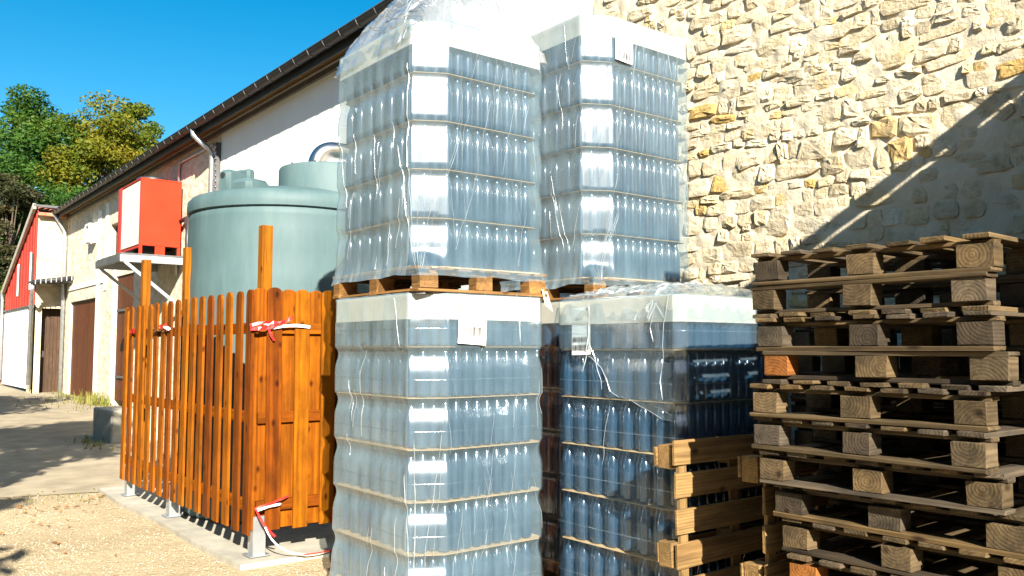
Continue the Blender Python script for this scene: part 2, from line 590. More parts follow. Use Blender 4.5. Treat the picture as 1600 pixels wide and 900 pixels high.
class MB:
    def __init__(self):
        self.v, self.f = [], []

    def add(self, v, f):
        k = len(self.v)
        self.v += [tuple(p) for p in v]
        self.f += [tuple(i + k for i in q) for q in f]
        return self

    def box(self, c, s, b=0.0, rot=None, jit=0.0, r=None):
        """bevelled box, centre c, size s"""
        hx, hy, hz = s[0] / 2, s[1] / 2, s[2] / 2
        b = min(b, hx * 0.45, hy * 0.45, hz * 0.45)
        v, f = [], []
        if b <= 0:
            for x in (-1, 1):
                for y in (-1, 1):
                    for z in (-1, 1):
                        v.append((x * hx, y * hy, z * hz))
            f = [(0, 1, 3, 2), (4, 6, 7, 5), (0, 4, 5, 1), (2, 3, 7, 6), (0, 2, 6, 4), (1, 5, 7, 3)]
        else:
            idx = {}
            for x in (-1, 1):
                for y in (-1, 1):
                    for z in (-1, 1):
                        for a in range(3):
                            p = [x * (hx - b), y * (hy - b), z * (hz - b)]
                            p[a] = (x * hx, y * hy, z * hz)[a]
                            idx[(x, y, z, a)] = len(v)
                            v.append(tuple(p))
            for a in range(3):
                o1, o2 = [q for q in range(3) if q != a]
                for s_ in (-1, 1):
                    q = []
                    for e1, e2 in ((-1, -1), (1, -1), (1, 1), (-1, 1)):
                        k = [0, 0, 0]
                        k[a], k[o1], k[o2] = s_, e1, e2
                        q.append(idx[tuple(k) + (a,)])
                    if (s_ > 0) == (a == 1):
                        q.reverse()
                    f.append(tuple(q))
            for a in range(3):          # edges running along a
                o1, o2 = [q for q in range(3) if q != a]
                for e1 in (-1, 1):
                    for e2 in (-1, 1):
                        def vv(s_, ax):
                            k = [0, 0, 0]
                            k[a], k[o1], k[o2] = s_, e1, e2
                            return idx[tuple(k) + (ax,)]
                        f.append((vv(-1, o1), vv(1, o1), vv(1, o2), vv(-1, o2)))
            for x in (-1, 1):
                for y in (-1, 1):
                    for z in (-1, 1):
                        f.append((idx[(x, y, z, 0)], idx[(x, y, z, 1)], idx[(x, y, z, 2)]))
        if jit and r:
            v = [(p[0] + r.uniform(-jit, jit), p[1] + r.uniform(-jit, jit), p[2] + r.uniform(-jit, jit)) for p in v]
        M_ = rot if rot is not None else Matrix.Identity(3)
        self.add([tuple(M_ @ Vector(p) + Vector(c)) for p in v], f)
        return self

    def tube(self, pts, rad, seg=12, caps=True):
        pts = [Vector(p) for p in pts]
        rads = rad if isinstance(rad, (list, tuple)) else [rad] * len(pts)
        k0 = len(self.v)
        up = None
        for i, p in enumerate(pts):
            t = (pts[min(i + 1, len(pts) - 1)] - pts[max(i - 1, 0)]).normalized()
            if up is None:
                up = t.orthogonal().normalized()
            up = (up - t * up.dot(t)).normalized()
            w = t.cross(up)
            for j in range(seg):
                a = 2 * math.pi * j / seg
                self.v.append(tuple(p + (up * math.cos(a) + w * math.sin(a)) * rads[i]))
        for i in range(len(pts) - 1):
            for j in range(seg):
                a, b = k0 + i * seg + j, k0 + i * seg + (j + 1) % seg
                self.f.append((a, b, b + seg, a + seg))
        if caps:
            self.f.append(tuple(k0 + j for j in reversed(range(seg))))
            e = k0 + (len(pts) - 1) * seg
            self.f.append(tuple(e + j for j in range(seg)))
        return self

    def lathe(self, prof, seg=24, c=(0, 0, 0)):
        k0 = len(self.v)
        for (r_, z) in prof:
            for j in range(seg):
                a = 2 * math.pi * j / seg
                self.v.append((c[0] + r_ * math.cos(a), c[1] + r_ * math.sin(a), c[2] + z))
        for i in range(len(prof) - 1):
            for j in range(seg):
                a, b = k0 + i * seg + j, k0 + i * seg + (j + 1) % seg
                self.f.append((a, b, b + seg, a + seg))
        return self

    def prism(self, poly, z0, z1):
        """poly: list of (x,y) counter-clockwise"""
        k = len(self.v)
        n = len(poly)
        self.v += [(p[0], p[1], z0) for p in poly] + [(p[0], p[1], z1) for p in poly]
        self.f.append(tuple(k + i for i in reversed(range(n))))
        self.f.append(tuple(k + n + i for i in range(n)))
        for i in range(n):
            j = (i + 1) % n
            self.f.append((k + i, k + j, k + n + j, k + n + i))
        return self

    def me(self, name, m, smooth=False):
        return mesh(name, self.v, self.f, m, smooth)

    def build(self, name, m, parent=None, loc=(0, 0, 0), rot=(0, 0, 0), smooth=False):
        me = self.me(name, m, smooth)
        return link(name, me, parent, loc, rot)


def shade_auto(o, ang=35):
    """smooth faces, sharp edges above ang"""
    me = o.data
    me.polygons.foreach_set('use_smooth', [True] * len(me.polygons))
    me.set_sharp_from_angle(angle=R(ang))
    return o


_boards = {}


def board_mesh(name, Lx, w, t, m, k=0, b=0.003, jit=0.0015):
    """a board, length along local X; cached so alike pieces share the mesh"""
    key = (name, round(Lx, 3), round(w, 3), round(t, 3), m, k)
    if key not in _boards:
        r = random.Random(hash(key[1:4]) + k)
        _boards[key] = MB().box((0, 0, 0), (Lx, w, t), b, None, jit, r).me(name, m)
    return _boards[key]


def gz(y):
    """height of the lane, rising gently into the distance"""
    return max(0.0, y - 11.0) * 0.011


# ------------------------------------------------------------------ ground
def build_ground():
    xs = [-400, -120, -40, -15, -6] + [x * 1.0 for x in range(-4, 12)] + [16, 30, 90, 400]
    ys = [-300, -80, -20, -6] + [y * 1.0 for y in range(-3, 44)] + [60, 90, 200, 600]
    v = [(x, y, gz(min(y, 60)) + (0.012 * mn.noise(Vector((x * 0.7, y * 0.7, 0))) if 5 < y < 40 and abs(x) < 12 else 0)) for y in ys for x in xs]
    nx = len(xs)
    f = [(j * nx + i, j * nx + i + 1, (j + 1) * nx + i + 1, (j + 1) * nx + i) for j in range(len(ys) - 1) for i in range(nx - 1)]
    o = link('ground', mesh('ground', v, f, 'ground', True))
    tag(o, 'pale beige gravel yard and lane', kind='structure')
    # tarmac apron with a ragged edge beyond the fence slab
    edge = []
    for i in range(34):
        t = i / 33
        x = -6 + t * 8.4
        y = 12.1 - 0.9 * t + 0.35 * mn.noise(Vector((x * 1.3, 3.1, 0))) + 0.12 * mn.noise(Vector((x * 5, 1, 0)))
        if x > 1.2:
            y = max(10.9 - (x - 1.2) * 0.25, 10.6)
        edge.append((x, y))
    v, f = [], []
    far = [12.6, 14, 16, 18, 21, 24, 28, 34, 44]
    for (x, y) in edge + [(5.68, 10.65)]:
        v.append((x, y, gz(y) + 0.010))
        for q in far:
            v.append((x, q, gz(q) + 0.017))
    c = len(far) + 1
    for i in range(len(edge)):
        for j in range(c - 1):
            a = i * c + j
            f.append((a, a + c, a + c + 1, a + 1))
    o = link('tarmac_lane', mesh('tarmac_lane', v, f, 'asphalt'))
    tag(o, 'worn grey tarmac lane in front of the barn doors', kind='structure')
    # loose stones on the gravel
    N = 7000
    P = []
    while len(P) < N:
        x, y = rng.uniform(0.4, 3.2), 5.4 + 5.6 * rng.random() ** 1.4
        if x > 2.36 and y > 6.22:
            continue
        P.append((x, y))
    base = np.array([(1, 0, 0), (-1, 0, 0), (0, 1, 0), (0, -1, 0), (0, 0, 1), (0, 0, -1)], float)
    tri = np.array([(0, 2, 4), (2, 1, 4), (1, 3, 4), (3, 0, 4), (2, 0, 5), (1, 2, 5), (3, 1, 5), (0, 3, 5)])
    V, F = [], []
    for k, (x, y) in enumerate(P):
        s = rng.uniform(0.003, 0.009) * (1.7 if rng.random() < 0.06 else 1)
        a = rng.uniform(0, 6.28)
        b = base * nrng.uniform(0.6, 1.3, (6, 3)) * (s, s * 0.8, s * 0.55)
        ca, sa = math.cos(a), math.sin(a)
        b = np.stack([b[:, 0] * ca - b[:, 1] * sa + x, b[:, 0] * sa + b[:, 1] * ca + y, b[:, 2] + s * 0.3 + 0.004], 1)
        V.append(b)
        F.append(tri + 6 * k)
    o = link('gravel', mesh_np('gravel', np.concatenate(V), np.concatenate(F), 'gravel_stone'))
    tag(o, 'loose pale gravel stones scattered on the yard', kind='stuff')
    # fallen leaves
    V, F = [], []
    k = 0
    for i in range(46):
        if i < 30:
            x, y = rng.gauss(1.75, 0.35), rng.gauss(10.0, 0.5)
        else:
            x, y = rng.uniform(0.9, 2.2), rng.uniform(6.2, 10)
        s = rng.uniform(0.02, 0.045)
        a = rng.uniform(0, 6.28)
        q = np.array([(-1, 0, 0.1), (0, -0.5, 0.35), (1, 0, 0.15), (0, 0.5, 0.5)]) * s
        ca, sa = math.cos(a), math.sin(a)
        V.append(np.stack([q[:, 0] * ca - q[:, 1] * sa + x, q[:, 0] * sa + q[:, 1] * ca + y, q[:, 2] + 0.012], 1))
        F.append(np.array([[0, 1, 2], [0, 2, 3]]) + 4 * k)
        k += 1
    o = link('fallen_leaves', mesh_np('fallen_leaves', np.concatenate(V), np.concatenate(F), 'dead_leaf'))
    tag(o, 'dry brown leaves scattered on the gravel', kind='stuff')


def grass_tufts():
    V, F = [], []
    k = 0
    for (cx, cy, sx, sy, n, h) in [(5.45, 24.9, 0.16, 0.6, 160, 0.32), (5.4, 27.0, 0.15, 1.6, 140, 0.12), (4.9, 25.6, 0.5, 1.6, 140, 0.08),
                                   (3.35, 15.3, 0.12, 0.5, 60, 0.1), (2.0, 10.2, 0.35, 0.35, 50, 0.025)]:
        for i in range(n):
            x, y = rng.gauss(cx, sx), rng.gauss(cy, sy)
            if x > 5.66:
                x = 5.62
            a, hh = rng.uniform(0, 6.28), h * rng.uniform(0.5, 1.2)
            w = 0.012 + hh * 0.03
            dx, dy = math.cos(a), math.sin(a)
            le = rng.uniform(0.1, 0.5) * hh
            z = gz(y) + 0.02
            V += [(x - dy * w, y + dx * w, z), (x + dy * w, y - dx * w, z), (x + dx * le, y + dy * le, z + hh)]
            F.append((k, k + 1, k + 2))
            k += 3
    o = link('grass_tufts', mesh_np('grass_tufts', np.array(V), np.array(F), 'grass'))
    tag(o, 'sparse dry grass along the foot of the barn wall', kind='stuff')


build_ground()
grass_tufts()

# ------------------------------------------------------------------ long barn behind the tank
XW = 5.7          # plane of the wall faces


def wall_with_holes(y0, y1, z0f, z1, holes, thick=0.35):
    """wall in the plane X = XW between y0..y1, with openings (ya, yb, za, zb); faces have depth"""
    ys = sorted({y0, y1, *[h[0] for h in holes], *[h[1] for h in holes]})
    zs = sorted({z0f, z1, *[h[2] for h in holes], *[h[3] for h in holes]})
    mb = MB()

    def inside(yc, zc):
        return any(h[0] < yc < h[1] and h[2] < zc < h[3] for h in holes)
    for a, b in zip(ys, ys[1:]):
        for c, d in zip(zs, zs[1:]):
            if inside((a + b) / 2, (c + d) / 2):
                continue
            mb.add([(XW, a, c), (XW, a, d), (XW, b, d), (XW, b, c)], [(0, 1, 2, 3)])
    for (a, b, c, d) in holes:
        X2 = XW + thick
        mb.add([(XW, a, c), (X2, a, c), (X2, a, d), (XW, a, d)], [(0, 1, 2, 3)])
        mb.add([(XW, b, c), (XW, b, d), (X2, b, d), (X2, b, c)], [(0, 1, 2, 3)])
        mb.add([(XW, a, d), (X2, a, d), (X2, b, d), (XW, b, d)], [(0, 1, 2, 3)])
        mb.add([(XW, a, c), (XW, b, c), (X2, b, c), (X2, a, c)], [(0, 1, 2, 3)])
        mb.add([(X2, a, c), (X2, b, c), (X2, b, d), (X2, a, d)], [(0, 1, 2, 3)])
    return mb


barn = empty('barn', (XW, 18, 0), label='long cream barn with dark gutter running away behind the green tank', cat='barn')
BL = (-XW, -18, 0)


def bpart(mb, name, m, parent=None, smooth=False):
    p = parent or barn
    o = mb.build(name, m, p, BL if p is barn else (0, 0, 0), smooth=smooth)
    return o


def door(parent, y0, y1, z0, z1, x, n, m, handle=None, off=BL):
    """planked door in the plane X = x"""
    d = link('door', None, parent, off)
    w = (y1 - y0) / n
    for i in range(n):
        me = board_mesh('plank', z1 - z0, w - 0.012, 0.04, m, i % 3)
        link('plank', me, d, (x, y0 + (i + 0.5) * w, (z0 + z1) / 2), (0, R(-90), 0))
    if handle:
        MB().box((x - 0.04, handle[0], handle[1]), (0.04, 0.05, 0.22), 0.008).build('handle', 'zinc', d)
    return d


# wall surface: rubble stretch with openings, then smooth white render nearer
holes = [(26.15, 29.55, 0.0, 3.06), (22.3, 24.0, 0.0, 3.5), (23.95, 24.75, 4.05, 4.95)]
bpart(wall_with_holes(16.35, 30.3, -0.2, 6.15, holes), 'stone_wall', 'far_rubble')
bpart(wall_with_holes(5.94, 16.35, -0.2, 6.15, []), 'rendered_wall', 'white_wall')
# plaster bands and jambs beside the doors, a ledge
for (a, b, c, d, t) in [(25.75, 26.12, 0.2, 5.5, 0.025), (24.95, 25.3, 3.2, 5.6, 0.02), (25.3, 29.9, 3.42, 3.56, 0.03), (24.05, 24.3, 0.2, 3.7, 0.02)]:
    bpart(MB().box((XW - t / 2, (a + b) / 2, (c + d) / 2), (t, b - a, d - c), 0.008), 'plaster_band', 'white_wall')
door(barn, 26.15, 29.55, 0.12, 3.05, XW + 0.10, 12, 'door_brown')
door(barn, 22.3, 24.0, 0.3, 3.48, XW + 0.06, 7, 'door_brown')
for z in (0.9, 2.6):
    bpart(MB().box((XW + 0.01, 23.3, z), (0.03, 1.1, 0.06), 0.005), 'hinge_strap', 'iron')
# small window and vent box
w_ = link('window', None, barn, BL)
MB().box((XW + 0.20, 24.35, 4.5), (0.02, 0.78, 0.88), 0.0).build('pane', 'black', w_)
fr_ = MB()
for (yy, zz, sy, sz) in [(24.35, 4.08, 0.8, 0.06), (24.35, 4.92, 0.8, 0.06), (23.98, 4.5, 0.06, 0.78), (24.72, 4.5, 0.06, 0.78)]:
    fr_.box((XW + 0.16, yy, zz), (0.05, sy, sz), 0.004)
fr_.build('frame', 'door_dark', w_)
vb = MB()
vb.box((XW - 0.11, 26.62, 5.15), (0.20, 0.5, 0.06), 0.006).box((XW - 0.11, 26.38, 4.88), (0.20, 0.05, 0.5), 0.006).box((XW - 0.11, 26.86, 4.88), (0.20, 0.05, 0.5), 0.006)
vb.box((XW - 0.17, 26.62, 4.72), (0.05, 0.44, 0.16), 0.006)
bpart(vb, 'vent_box', 'white_paint')
# roof, rafters ends / soffit, fascia, gutter
rf = MB()
sl = math.tan(R(26))
xe, ze = 5.36, 5.975
rf.add([(xe, 7.6, ze), (xe, 30.5, ze), (xe + 5, 30.5, ze + 5 * sl), (xe + 5, 7.6, ze + 5 * sl),
        (xe, 7.6, ze - 0.05), (xe, 30.5, ze - 0.05), (xe + 5, 30.5, ze + 5 * sl - 0.05), (xe + 5, 7.6, ze + 5 * sl - 0.05)],
       [(0, 3, 2, 1), (4, 5, 6, 7), (0, 1, 5, 4), (1, 2, 6, 5), (2, 3, 7, 6), (3, 0, 4, 7)])
roof = bpart(rf, 'roof', 'roof')
for i in range(4):       # soffit boards
    x0 = xe + 0.05 + i * 0.115
    me = board_mesh('soffit_board', 22.6, 0.108, 0.022, 'soffit', i)
    link('soffit_board', me, barn, (x0 + 0.05 - XW, 19.05 - 18, ze - 0.075 + i * 0.115 * sl * 0.35), (-R(9), 0, R(90)))
bpart(MB().box((xe + 0.03, 19.05, ze - 0.11), (0.025, 22.7, 0.17), 0.004), 'fascia', 'gutter')
bpart(MB().box((XW - 0.02, 19.05, ze - 0.16), (0.05, 22.6, 0.09), 0.004), 'wall_plate', 'iron')


def gutter(parent, p0, p1, rad, m, off, name='gutter', brackets=0):
    """half-round gutter from p0 to p1 (parallel to Y)"""
    mb = MB()
    n = 10
    for sgn in (rad, rad * 0.9):
        k = len(mb.v)
        for p in (p0, p1):
            for i in range(n + 1):
                a = math.pi + math.pi * i / n
                mb.v.append((p[0] + sgn * math.cos(a), p[1], p[2] + sgn * math.sin(a)))
        for i in range(n):
            mb.f.append((k + i, k + i + 1, k + n + 2 + i, k + n + 1 + i))
    g = mb.build(name, m, parent, off, smooth=True)
    mb2 = MB()
    mb2.tube([(p0[0] - rad, p0[1], p0[2]), (p1[0] - rad, p1[1], p1[2])], rad * 0.13, 6)
    mb2.build('gutter_bead', m, g, smooth=True)
    L = p1[1] - p0[1]
    for i in range(brackets):
        y = p0[1] + L * (i + 0.5) / brackets
        b_ = MB()
        pts = [(p0[0] + rad * 1.06 * math.cos(math.pi + math.pi * j / 8), y, p0[2] + rad * 1.06 * math.sin(math.pi + math.pi * j / 8)) for j in range(9)]
        b_.tube(pts, rad * 0.09, 4)
        b_.build('gutter_bracket', 'iron', g)
    return g


gutter(barn, (xe - 0.085, 7.7, ze - 0.02), (xe - 0.085, 30.45, ze - 0.02), 0.085, 'gutter', BL, brackets=46)
# downpipes
dp = MB()
dp.tube([(xe - 0.085, 16.75, ze - 0.09), (xe - 0.07, 16.75, ze - 0.2), (xe + 0.04, 16.7, ze - 0.32), (XW - 0.14, 16.65, ze - 0.46), (XW - 0.075, 16.65, ze - 0.56), (XW - 0.075, 16.65, 0.05)], 0.052, 14)
bpart(dp, 'downpipe', 'zinc', smooth=True)
dp = MB()
dp.tube([(XW - 0.05, 16.38, 5.6), (XW - 0.05, 16.38, 0.1)], 0.05, 10)
bpart(dp, 'cable_duct', 'iron', smooth=True)
for i in range(22):
    bpart(MB().box((XW - 0.105, 16.38, 5.5 - i * 0.11), (0.012, 0.12, 0.02), 0), 'duct_slot', 'zinc')
dp = MB()
dp.tube([(XW - 0.04, 16.7, 5.62), (XW - 0.04, 18.7, 5.62), (XW - 0.04, 18.80, 5.54), (XW - 0.04, 18.80, 3.2)], 0.03, 10)
bpart(dp, 'conduit', 'zinc', smooth=True)
dp = MB()
dp.tube([(xe - 0.08, 30.2, ze - 0.1), (xe + 0.05, 30.2, ze - 0.3), (XW - 0.12, 30.18, ze - 0.62), (XW - 0.09, 30.18, ze - 0.8), (XW - 0.09, 30.18, 0.2)], 0.06, 12)
bpart(dp, 'downpipe', 'zinc', smooth=True)


# ------------------------------------------------------------------ stone building on the right (rubble wall)
stone_house = empty('stone_building', (XW, 2.5, 0), label='tall rubble stone wall of pale limestone rising behind the pallet stacks', cat='building')


def build_rubble():
    Y0, Y1, Z0, Z1 = -1.0, 5.95, 0.0, 5.6
    gy, gzn = 232, 186
    V = np.zeros(((gy + 1) * (gzn + 1), 3))
    k = 0
    for j in range(gzn + 1):
        z = Z0 + (Z1 - Z0) * j / gzn
        for i in range(gy + 1):
            y = Y0 + (Y1 - Y0) * i / gy
            d = 0.016 * mn.noise(Vector((y * 3.1, z * 3.6, 0.3))) + 0.014 * mn.noise(Vector((y * 9, z * 10, 2.1))) + 0.006 * mn.noise(Vector((y * 24, z * 24, 5.1)))
            V[k] = (XW - d - 2.0e-3 - XW, y - 2.5, z)
            k += 1
    q = np.array([(j * (gy + 1) + i, (j + 1) * (gy + 1) + i, (j + 1) * (gy + 1) + i + 1, j * (gy + 1) + i + 1) for j in range(gzn) for i in range(gy)])
    link('mortar_bed', mesh_np('mortar_bed', V, q, 'mortar', True), stone_house)
    # courses of stones
    stones = []
    r = random.Random(31)
    z = 0.35
    while z < Z1 - 0.1:
        h = r.choice([0.07, 0.09, 0.11, 0.12, 0.14, 0.17])
        y = -0.2 + r.uniform(0, 0.2)
        while y < Y1 - 0.1:
            w = min(max(r.lognormvariate(-1.78, 0.42), 0.08), 0.40) * (0.8 + h * 2)
            drift = 0.05 * mn.noise(Vector((y * 0.5, z * 0.6, 9)))
            if r.random() < 0.2 and w < 0.3 and h > 0.12:      # two small stones on top of each other
                hh = h * r.uniform(0.4, 0.6)
                stones.append((y + w / 2, z + hh / 2 + drift, w, hh))
                stones.append((y + w / 2, z + (h + hh) / 2 + drift, w * r.uniform(0.7, 1), h - hh))
            else:
                stones.append((y + w / 2, z + h / 2 + drift + r.uniform(-0.02, 0.02), w, h * r.uniform(0.85, 1.15)))
            y += w * 0.98 + r.uniform(0.0, 0.012)
        z += h * 0.97
    # fewer show through the flush render near the white end
    keep = []
    for s in stones:
        p = 1.0 if s[0] < 5.0 else (0.75 if s[0] < 5.5 else 0.35)
        if s[1] > 4.0 and s[0] > 4.4:
            p *= 0.75
        if r.random() < p * 0.97:
            keep.append(s)

    def stone_mesh(seed, w, h):
        rr = random.Random(seed)
        n = 10
        pts = []
        for i in range(n):
            a = 2 * math.pi * (i + rr.uniform(-0.25, 0.25)) / n
            ca, sa = math.cos(a), math.sin(a)
            e = 0.42                      # superellipse, near a rough rectangle
            px = math.copysign(abs(ca) ** e, ca) * 0.5 * rr.uniform(0.90, 1.10)
            py = math.copysign(abs(sa) ** e, sa) * 0.5 * rr.uniform(0.88, 1.12)
            pts.append((px * w, py * h))
        base = rr.uniform(0.003, 0.024)
        tx, ty = rr.uniform(-0.12, 0.12), rr.uniform(-0.22, 0.14)
        v, f = [], []
        for ring, (sc, dep) in enumerate(((1.0, -0.03), (0.96, 0.55), (0.72, 0.95), (0.36, 1.0))):
            for (px, py) in pts:
                x, y = px * sc, py * sc
                if ring == 0:
                    d = -0.03
                else:
                    d = base * dep + tx * x + ty * y + rr.uniform(-0.3, 0.3) * base * (0.5 if ring == 1 else 1.0)
                    x += rr.uniform(-0.06, 0.06) * w * 0.5
                    y += rr.uniform(-0.06, 0.06) * h * 0.5
                v.append((-d, x, y))
        v.append((-base * rr.uniform(0.8, 1.3), 0, 0))
        for g in range(3):
            for i in range(n):
                j = (i + 1) % n
                f.append((g * n + i, g * n + n + i, g * n + n + j, g * n + j))
        for i in range(n):
            f.append((3 * n + i, 4 * n, 3 * n + (i + 1) % n))
        return v, f

    import mathutils
    Fv = Vector((math.sin(R(38.2)), math.cos(R(38.2)), 0))
    Rv = Vector((math.cos(R(38.2)), -math.sin(R(38.2)), 0))

    def view(s):
        p = Vector((XW, s[0], s[1] - 1.62))
        d = p.dot(Fv)
        return 800 + 1340 * p.dot(Rv) / d, 545 - 1340 * p.z / d, d
    scored = []
    for s in keep:
        x, y, d = view(s)
        vis = -40 < y < 480 and ((x > 1080 and x < 1640) or (x > 930 and y < 60))
        scored.append((-(s[2] * s[3] / d / d) if vis else 1 + abs(x - 1300), s))
    scored.sort(key=lambda q: q[0])
    rest = MB()
    for k, (sc, s) in enumerate(scored):
        v, f = stone_mesh(k, s[2], s[3])
        rot = r.gauss(0, 0.07)
        if k < 300:
            me = mesh('stone', v, f, 'stone')
            link('stone', me, stone_house, (0, s[0] - 2.5, s[1]), (rot, 0, 0))
        else:
            c, sn = math.cos(rot), math.sin(rot)
            rest.add([(p[0], s[0] - 2.5 + p[1] * c - p[2] * sn, s[1] + p[1] * sn + p[2] * c) for p in v], f)
    tag(rest.build('wall_stones', 'stone', stone_house), kind='stuff')
    # body of the building behind the face, higher than the frame
    MB().box((1.6, -0.02, 3.5), (3.0, 6.9, 7.0), 0.0).build('core_wall', 'mortar', stone_house)
    MB().box((0.04, -0.02, 6.3), (0.08, 6.9, 1.4), 0.0).build('upper_wall', 'white_wall', stone_house)


build_rubble()
# bracket lamp on the stone wall at the right edge
bl_ = empty('wall_bracket', (XW, 2.02, 3.05), label='dark iron bracket fixed to the stone wall at the right edge', cat='bracket')
MB().tube([(-0.02, 0, 0.16), (-0.10, 0, 0.17), (-0.16, 0, 0.1), (-0.15, 0, 0.02)], 0.03, 10).build('hook', 'black', bl_, smooth=True)
MB().tube([(0.0, 0.02, -0.15), (-0.13, 0.03, -0.13)], [0.025, 0.03], 8).build('stud', 'black', bl_, smooth=True)
MB().box((0.0, 0, 0.0), (0.03, 0.07, 0.42), 0.008).build('back_plate', 'iron', bl_)

# open shed that shades the right-hand side, outside the frame: roof edge at right angles to the wall
shed = empty('lean_to_shed', (4.4, -1.0, 0), label='tall open shed right of the pallets, seen by its slanting shadow on the stone wall', cat='shed')
YS = 0.85
ZS = 3.337 + 0.575 * (2.124 - YS)
XS = 4.22 - 0.42 * (3.13 - YS)
so = (-4.4, 1.0, 0)
MB().box(((XS + 5.7) / 2, YS - 2.6, ZS - 0.19), (5.7 - XS, 5.2, 0.09), 0.004).build('roof', 'roof', shed, so)
MB().box(((XS + 5.66) / 2, YS - 2.6, ZS / 2 - 0.13), (5.66 - XS - 0.02, 4.9, ZS - 0.28), 0.0).build('wall', 'door_dark', shed, so)
MB().box(((XS + 5.6) / 2, YS - 0.03, ZS - 0.05), (5.6 - XS, 0.05, 0.10), 0.004).build('verge_board', 'door_dark', shed, so)
MB().box(((XS + 5.6) / 2, YS + 0.02, ZS - 0.38), (5.6 - XS, 0.05, 0.22), 0.004).build('verge_board', 'door_dark', shed, so)
for x in (XS + 0.03, XS + 0.6, XS + 1.15, XS + 1.7):
    MB().box((x, YS - 0.08, ZS - 0.10), (0.09, 0.04, 0.2), 0.003).build('bracket', 'iron', shed, so)


# unseen houses added behind and left of the camera to block low sky fill
def plain_house(label, x0, x1, y0, y1, h, ridge):
    hs2 = empty('sky_blocker_house', ((x0 + x1) / 2, (y0 + y1) / 2, 0), label=label, cat='house', group='added houses blocking low sky outside the frame')
    of = (-(x0 + x1) / 2, -(y0 + y1) / 2, 0)
    MB().box(((x0 + x1) / 2, (y0 + y1) / 2, h / 2), (x1 - x0, y1 - y0, h), 0.02).build('wall', 'annex_stone', hs2, of)
    ym, xm = (y0 + y1) / 2, (x0 + x1) / 2
    if x1 - x0 > y1 - y0:
        v = [(x0, y0 - 0.3, h), (x1, y0 - 0.3, h), (x1, y1 + 0.3, h), (x0, y1 + 0.3, h), (x0, ym, h + ridge), (x1, ym, h + ridge)]
    else:
        v = [(x0 - 0.3, y1, h), (x0 - 0.3, y0, h), (x1 + 0.3, y0, h), (x1 + 0.3, y1, h), (xm, y1, h + ridge), (xm, y0, h + ridge)]
    f = [(0, 1, 5, 4), (2, 3, 4, 5), (0, 4, 3), (1, 2, 5), (0, 3, 2, 1)]
    MB().add([(p[0], p[1], p[2] + 0.02) for p in v], f).build('roof', 'tile', hs2, of)
    return hs2, of


hA, oA = plain_house('unseen stone house added behind the camera to block low sky', -14, 12, -24, -15, 4.6, 1.8)
for i in range(6):
    MB().box((-11 + i * 4.2, -14.99, 1.9), (1.1, 0.08, 1.5), 0.01).build('window', 'black', hA, oA)
hB, oB = plain_house('unseen long stone house added left of the frame to block low sky', -19, -10, -10, 34, 6.0, 2.6)
for i in range(9):
    MB().box((-9.99, -7 + i * 4.6, 2.2), (0.08, 1.1, 1.6), 0.01).build('window', 'black', hB, oB)


# ------------------------------------------------------------------ annex at the far end of the barn
annex = empty('annex_house', (5.3, 30.3, 0.2), label='narrow annex with red cladding and yellowish stone end wall beyond the barn', cat='house')
AO = (-5.3, -30.3, -0.2)
AX0, AX1, AY0, AY1 = 4.85, 6.4, 30.45, 36.2
zt0, zt1 = 6.02, 3.65


def ztop(y):
    return zt0 + (zt1 - zt0) * (y - AY0) / (AY1 - AY0)


a = MB()        # stone end wall (faces the camera side), recess for the door
a.add([(AX0, AY0, 2.9), (AX1, AY0, 2.9), (AX1, AY0, 5.8), (AX0, AY0, 5.95)], [(0, 1, 2, 3)])
a.add([(AX0, AY0, 0.1), (AX0 + 0.22, AY0, 0.1), (AX0 + 0.22, AY0, 2.9), (AX0, AY0, 2.9)], [(0, 1, 2, 3)])
a.add([(AX0 + 0.22, AY0, 0.1), (AX0 + 0.22, AY0 + 0.6, 0.1), (AX0 + 0.22, AY0 + 0.6, 2.9), (AX0 + 0.22, AY0, 2.9)], [(0, 1, 2, 3)])
a.add([(AX0 + 0.22, AY0, 2.9), (AX0 + 0.22, AY0 + 0.6, 2.9), (AX1, AY0 + 0.6, 2.9), (AX1, AY0, 2.9)], [(0, 1, 2, 3)])
a.build('end_wall', 'annex_stone', annex, AO)
dd = link('door', None, annex, AO)
for i in range(8):
    me = board_mesh('plank', 2.85, 0.098, 0.04, 'door_dark', i % 3)
    link('plank', me, dd, (AX0 + 0.28 + i * 0.105, AY0 + 0.45, 1.55), (0, R(-90), R(90)))
MB().box((AX0 + 0.36, AY0 + 0.41, 1.45), (0.05, 0.03, 0.2), 0.005).build('handle', 'white_paint', dd)
# side wall: red corrugated boards above, white boards below, sloping top edge
nb = 22
for i in range(nb):
    y0, y1 = AY0 + (AY1 - AY0) * i / nb, AY0 + (AY1 - AY0) * (i + 1) / nb - 0.015
    t = 0.03 + 0.012 * (i % 2)
    x0 = AX0 - t
    v = [(x0, y0, 3.0), (x0, y1, 3.0), (x0, y1, ztop(y1)), (x0, y0, ztop(y0)), (AX0 + 0.02, y0, 3.0), (AX0 + 0.02, y1, 3.0), (AX0 + 0.02, y1, ztop(y1)), (AX0 + 0.02, y0, ztop(y0))]
    MB().add(v, [(0, 3, 2, 1), (4, 5, 6, 7), (0, 1, 5, 4), (1, 2, 6, 5), (2, 3, 7, 6), (3, 0, 4, 7)]).build('cladding_board', 'red_tin', annex, AO)
for i in range(6):
    y0, y1 = AY0 + 0.85 + (AY1 - AY0 - 0.9) * i / 6, AY0 + 0.85 + (AY1 - AY0 - 0.9) * (i + 1) / 6 - 0.03
    MB().box((AX0 - 0.02, (y0 + y1) / 2, 1.65), (0.06, y1 - y0, 2.6), 0.006).build('white_board', 'white_paint', annex, AO)
